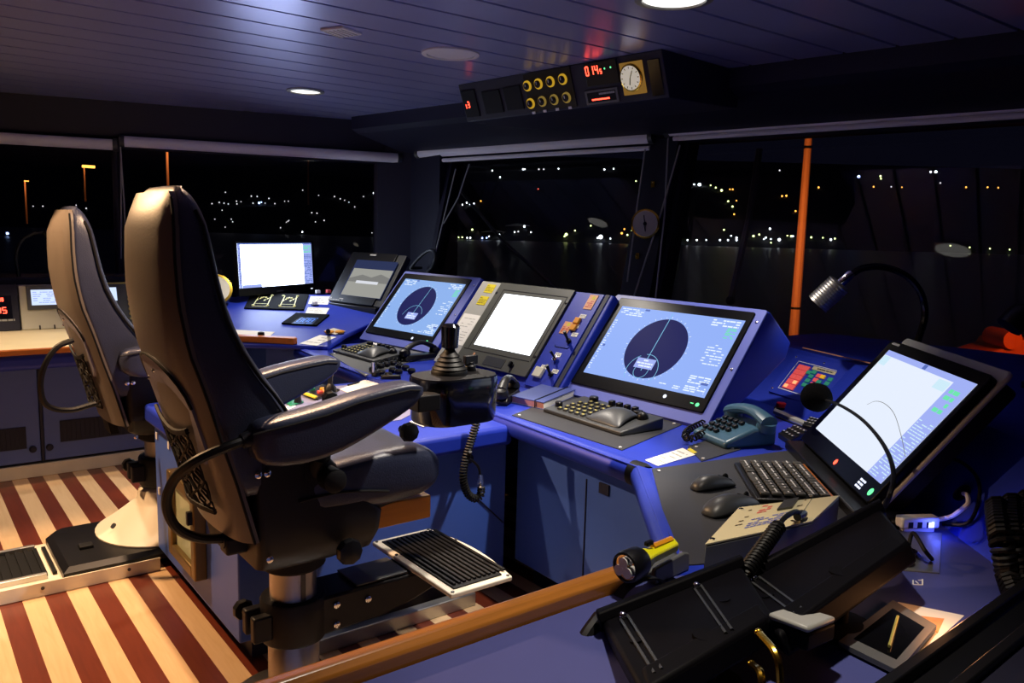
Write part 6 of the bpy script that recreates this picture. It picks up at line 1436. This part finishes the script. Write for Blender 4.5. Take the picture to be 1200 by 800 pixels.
# black edged ledge across the bottom right corner
o = thing('black_ledge', 'black double edged ledge crossing the bottom right corner', 'ledge', pz(1130, 740, .80)); T = inv(o)
a0, a1 = pz(1020, 815, .80), pz(1225, 668, .80); d = (a1 - a0).normalized(); n = V((d.y, -d.x, 0))
if n.dot(FW) > 0: n = -n
b = B(T); b.loft([[p + V((0, 0, -.048)), p + V((0, 0, .02)), p + n * .02 + V((0, 0, .02)), p + n * .022 + V((0, 0, .0)), p + n * .07 + V((0, 0, .0)), p + n * .072 + V((0, 0, .02)), p + n * .092 + V((0, 0, .02)), p + n * .092 + V((0, 0, -.048))] for p in (a0, a1)]); b.build('ledge_bar', 'black', o, bev=.003)
b = B(T); b.loft([[p + n * .093 + V((0, 0, -.048)), p + n * .093 + V((0, 0, .005)), p + n * .6 + V((0, 0, .005)), p + n * .6 + V((0, 0, -.048))] for p in (a0, a1)]); b.build('ledge_top', 'navy', o)
# ------------------------------------------------------------------ overhead
OH = Panel((3.080, 3.607, 2.178), -84.8, -20.4)
oc = mean_rect(qpx(OH, [(547, 142), (785, 115), (775, 56), (537, 100)]))
o = OH.thing('overhead_panel', 'dark overhead instrument console with dials, clock and red figures', 'instrument console')
s, c = math.sin(OH.t), math.cos(OH.t); h = oc[3]
b = B(); b.loft([[(u, 0, 0), (u, h * s, h * c), (u, .66, h * c), (u, .62, .02)] for u in (oc[0], oc[1])]); b.build('housing', 'navy', o, bev=.006)
def ob(): return OH.b()
def ouv(x, y): return OH.uv(x, y, .004)
def face(name, m, pts, w0, w1, par=o, bev=.002):
    r = mean_rect(qpx(OH, pts, w0)); b = ob(); b.box(((r[0] + r[1]) / 2, (r[2] + r[3]) / 2, (w0 + w1) / 2), (r[1] - r[0], r[3] - r[2], w1 - w0)); return b.build(name, m, par, bev=bev), r
face('alarm_unit', 'blackm', [(547, 138), (562, 136), (557, 104), (541, 107)], .0, .006)
b = ob(); u, v = ouv(549, 124)
digit(b, '1', u - .03, v - .015, .014, .026, .0035, .0076); digit(b, '3', u + .0, v - .01, .015, .034, .0035, .0076); b.build('red_figures', 'led_red', o, smooth=False)
for pts in ([(570, 134), (590, 131), (586, 104), (565, 108)], [(595, 130), (614, 127), (610, 99), (590, 103)]): face('blank_unit', 'blackm', pts, .0, .006)
dp, r = face('dimmer_plate', 'black', [(622, 131), (677, 125), (668, 78), (612, 86)], .0, .005)
for k, (x, y) in enumerate(((618.5, 100.5), (631.5, 98), (645.5, 95.5), (660, 92.5), (622.5, 121), (636, 118.5), (650, 116.5), (664.5, 114))):
    u, v = ouv(x, y)
    b = ob(); b.lathe([(.030, 0), (.030, .008), (.020, .010)], 24, (u, v, .005)); rg = b.build('dimmer_dial', 'amber' if k < 5 else 'amberd', o)
    b = ob(); b.lathe([(.021, 0), (.021, .008), (.016, .012)], 16, (u, v, .013)); b.build('dimmer_knob', 'black', rg)
    b = ob(); b.box((u, v + .006, .0258), (.004, .016, .002)); b.build('pointer', 'whitep', rg)
for x, y in ((626, 132), (639, 130), (653.5, 128), (668.5, 126)):
    u, v = ouv(x, y); b = ob(); b.box((u, v, .007), (.024, .014, .003)); b.build('label', 'white', dp)
du, r = face('readout_unit', 'black', [(690, 102), (727, 96), (722, 68), (684, 75)], .0, .008)
b = ob(); rect(b, r[0] + .02, r[2] + .06, r[1] - .10, r[3] - .02, .0086); b.build('readout_window', 'gloss', du, smooth=False)
u, v = ouv(687, 88); dw = .030
b = ob()
for i, ch in enumerate('014'): digit(b, ch, u + .005 + .033 * i, v - .003, .018, .044, .0035, .0094)
digit(b, '5', u + .103, v - .003, .011, .022, .0026, .0094); b.build('red_figures', 'led_red', o, smooth=False)
for x, y in ((709, 80), (716, 78.5)): u, v = ouv(x, y); b = ob(); disc(b, u, v, .005, .009, 10); b.build('green_light', 'led_green', du, smooth=False)
ru_, r = face('rudder_unit', 'grey', [(689, 124), (727, 118), (724, 101), (686, 107)], .0, .008)
b = ob(); rect(b, r[0] + .015, r[2] + .012, r[1] - .015, r[3] - .012, .0086); b.build('rudder_window', 'blackm', ru_, smooth=False)
b = ob(); rect(b, r[0] + .045, r[2] + .022, r[1] - .06, r[2] + .030, .0094); b.build('red_bar', 'led_red', ru_, smooth=False)
b = ob(); dashes(b, r[0] + .10, r[3] - .03, r[1] - .02, r[3] - .016, 1, .0094, .9, .7, .05, .12, 3); b.build('legend', 'greyl', ru_, smooth=False)
ck, r = face('clock_plate', 'gauge_lit', [(733, 112), (759, 108), (752, 69), (727, 75)], .0, .012)
u, v = ouv(742, 90); b = ob(); b.lathe([(.066, 0), (.070, .006), (.070, .012), (.062, .016)], 32, (u, v, .012)); cl = b.build('clock_rim', 'brass', ck)
b = ob(); disc(b, u, v, .061, .0295, 32); b.build('clock_face', mat('lit_clock_face', srgb(235, 230, 215), .5, emit=(1, .9, .65), es=.35), ck, smooth=False)
b = ob(); line(b, (u, v), (u - .008, v - .035), .003, .031); line(b, (u, v), (u + .02, v + .035), .0025, .031)
for k in range(12): a = 2 * PI * k / 12; line(b, (u + .046 * math.cos(a), v + .046 * math.sin(a)), (u + .056 * math.cos(a), v + .056 * math.sin(a)), .0022, .0305)
b.build('clock_hands', 'black', ck, smooth=False)
face('dark_window', 'gloss', [(766, 113), (780, 111), (772, 68), (758, 70)], .0, .006)
# ceiling lights and vent
def downlight(p, r, lit, label):
    o = thing('ceiling_light', label, 'ceiling light', (p.x, p.y, 2.40), 0, 'round ceiling lights')
    b = B(); b.lathe([(r * .80, .0), (r, -.001), (r, -.010), (r * .82, -.014), (r * .80, -.006)], 32); b.build('trim_ring', 'alu' if lit else 'lampoff', o)
    b = B(); b.lathe([(r * .82, -.006), (r * .5, -.010), (.0, -.011)], 32); b.build('lamp_glass', 'lamp' if lit else 'lampoff', o)
downlight(pz(358, 106, 2.4), .125, True, 'small bright ceiling light over the corner desk')
downlight(pz(528, 62, 2.4), .150, False, 'pale unlit round ceiling light left of the overhead console')
downlight(pz(790, -3, 2.4), .150, True, 'ceiling light at the top picture edge')
P = [pz(x, y, 2.4) for x, y in ((375, 33), (398, 42), (424, 38), (401, 30))]; c = sum(P, V()) / 4
o = thing('ceiling_vent', 'small pale rectangular vent plate in the ceiling', 'vent', c); T = inv(o)
b = B(T); b.prism([p + V((0, 0, -.012)) for p in P], (0, 0, .012)); b.build('vent_plate', 'lampoff', o, bev=.003)
for k in range(5):
    t = (k + .7) / 5.4; a = P[0].lerp(P[3], t); d = P[1].lerp(P[2], t); b = B(T); b.tube([a.lerp(d, .1) + V((0, 0, -.013)), a.lerp(d, .9) + V((0, 0, -.013))], .003, 4); b.build('slat', 'greyl', o)
# ------------------------------------------------------------------ light
def spot(name, loc, aim, power, col, size=1.2, blend=0.5, rad=0.05):
    l = bpy.data.lights.new(name, 'SPOT'); l.energy = power; l.color = col; l.spot_size = size; l.spot_blend = blend; l.shadow_soft_size = rad
    o = bpy.data.objects.new(name, l); COL.objects.link(o); o.location = loc
    o.rotation_euler = (V(aim) - V(loc)).to_track_quat('-Z', 'Y').to_euler(); return o
def point(name, loc, power, col, rad=0.1):
    l = bpy.data.lights.new(name, 'POINT'); l.energy = power; l.color = col; l.shadow_soft_size = rad
    o = bpy.data.objects.new(name, l); COL.objects.link(o); o.location = loc; return o
WARM = (1.0, 0.66, 0.36); NEUT = (1.0, 0.90, 0.78)
spot('spot_chair_backs', (-0.15, 3.95, 2.36), (0.35, 2.9, 0.5), 300, (1.0, 0.60, 0.30), 1.5, 0.4, 0.03)
spot('spot_chart_table', (0.30, 4.95, 2.36), (0.4, 4.9, 0), 140, (1.0, 0.76, 0.52), 1.5, 0.5, 0.04)
spot('spot_island', (1.12, 3.0, 2.36), (0.50, 3.0, 0), 230, (1.0, 0.64, 0.38), 1.7, 0.5, 0.04)
spot('spot_cockpit', (2.02, 1.80, 2.36), (1.42, 2.30, 0.55), 160, (1.0, 0.90, 0.78), 1.0, 0.35, 0.03)
spot('spot_rail', (1.15, 0.95, 2.36), (1.20, 1.05, 0.75), 85, (1.0, 0.88, 0.72), 1.1, 0.8, 0.04)
spot('spot_centre', (2.38, 3.64, 2.36), (2.1, 3.4, 0.7), 95, NEUT, 1.7, 0.6, 0.04)
spot('spot_radar', (2.45, 2.20, 2.36), (2.45, 2.05, 0.7), 100, NEUT, 1.32, 0.8, 0.04)
spot('spot_corner', (2.33, 5.33, 2.36), (2.2, 5.2, 0.8), 110, NEUT, 1.6, 0.6, 0.04)
spot('spot_lamp_head', LAMP_POS, LAMP_POS + LAMP_AX, 2.0, NEUT, 1.6, 0.6, 0.03)
point('warm_desk_glow', GLOW, 0.45, (1.0, 0.42, 0.16), 0.02)
point('hub_glow', HUB, 0.12, (0.08, 0.12, 1.0), 0.01)
qd = QUAY_A - RT * 1.0 - FW * 2.2; spot('quay_lamp', (qd.x, qd.y, 1.5), (QUAY_A.x, QUAY_A.y, 1.8), 230, (1.0, 0.30, 0.06), 1.9, 0.4, 0.2)
qd = DECK_P[2] - FW * 1.0 + V((0, 0, 0.4)); spot('deck_lamp', qd, DECK_P[2] + FW * 0.3, 24, (1.0, 0.28, 0.05), 1.6, 0.5, 0.1)
for x, y, D, e in ((195.5, 174, 60, 260), (29, 212, 110, 250), (98.5, 195, 110, 120)):
    r = ray(x, y); point('post_lamp', EYE + r * (D / r.dot(FW)) + RT * 1.2 - FW * 1.5, e, (1.0, 0.40, 0.12), 0.1)
W = bpy.data.worlds.new('night'); SC.world = W; W.use_nodes = True
W.node_tree.nodes['Background'].inputs[0].default_value = (0.006, 0.006, 0.016, 1); W.node_tree.nodes['Background'].inputs[1].default_value = 0.3
cam = bpy.data.cameras.new('camera'); co = bpy.data.objects.new('camera', cam); COL.objects.link(co); SC.camera = co
cam.sensor_fit = 'HORIZONTAL'; cam.sensor_width = 36; cam.lens = F_PX / 1200 * 36; cam.clip_end = 5000; cam.clip_start = 0.02
co.matrix_world = M.Translation(EYE) @ RC.to_4x4()
vs = SC.view_settings; vs.view_transform = 'Standard'; vs.look = 'None'; vs.gamma = 1; vs.exposure = 0.0; vs.use_curve_mapping = False
SC.cycles.use_denoising = True
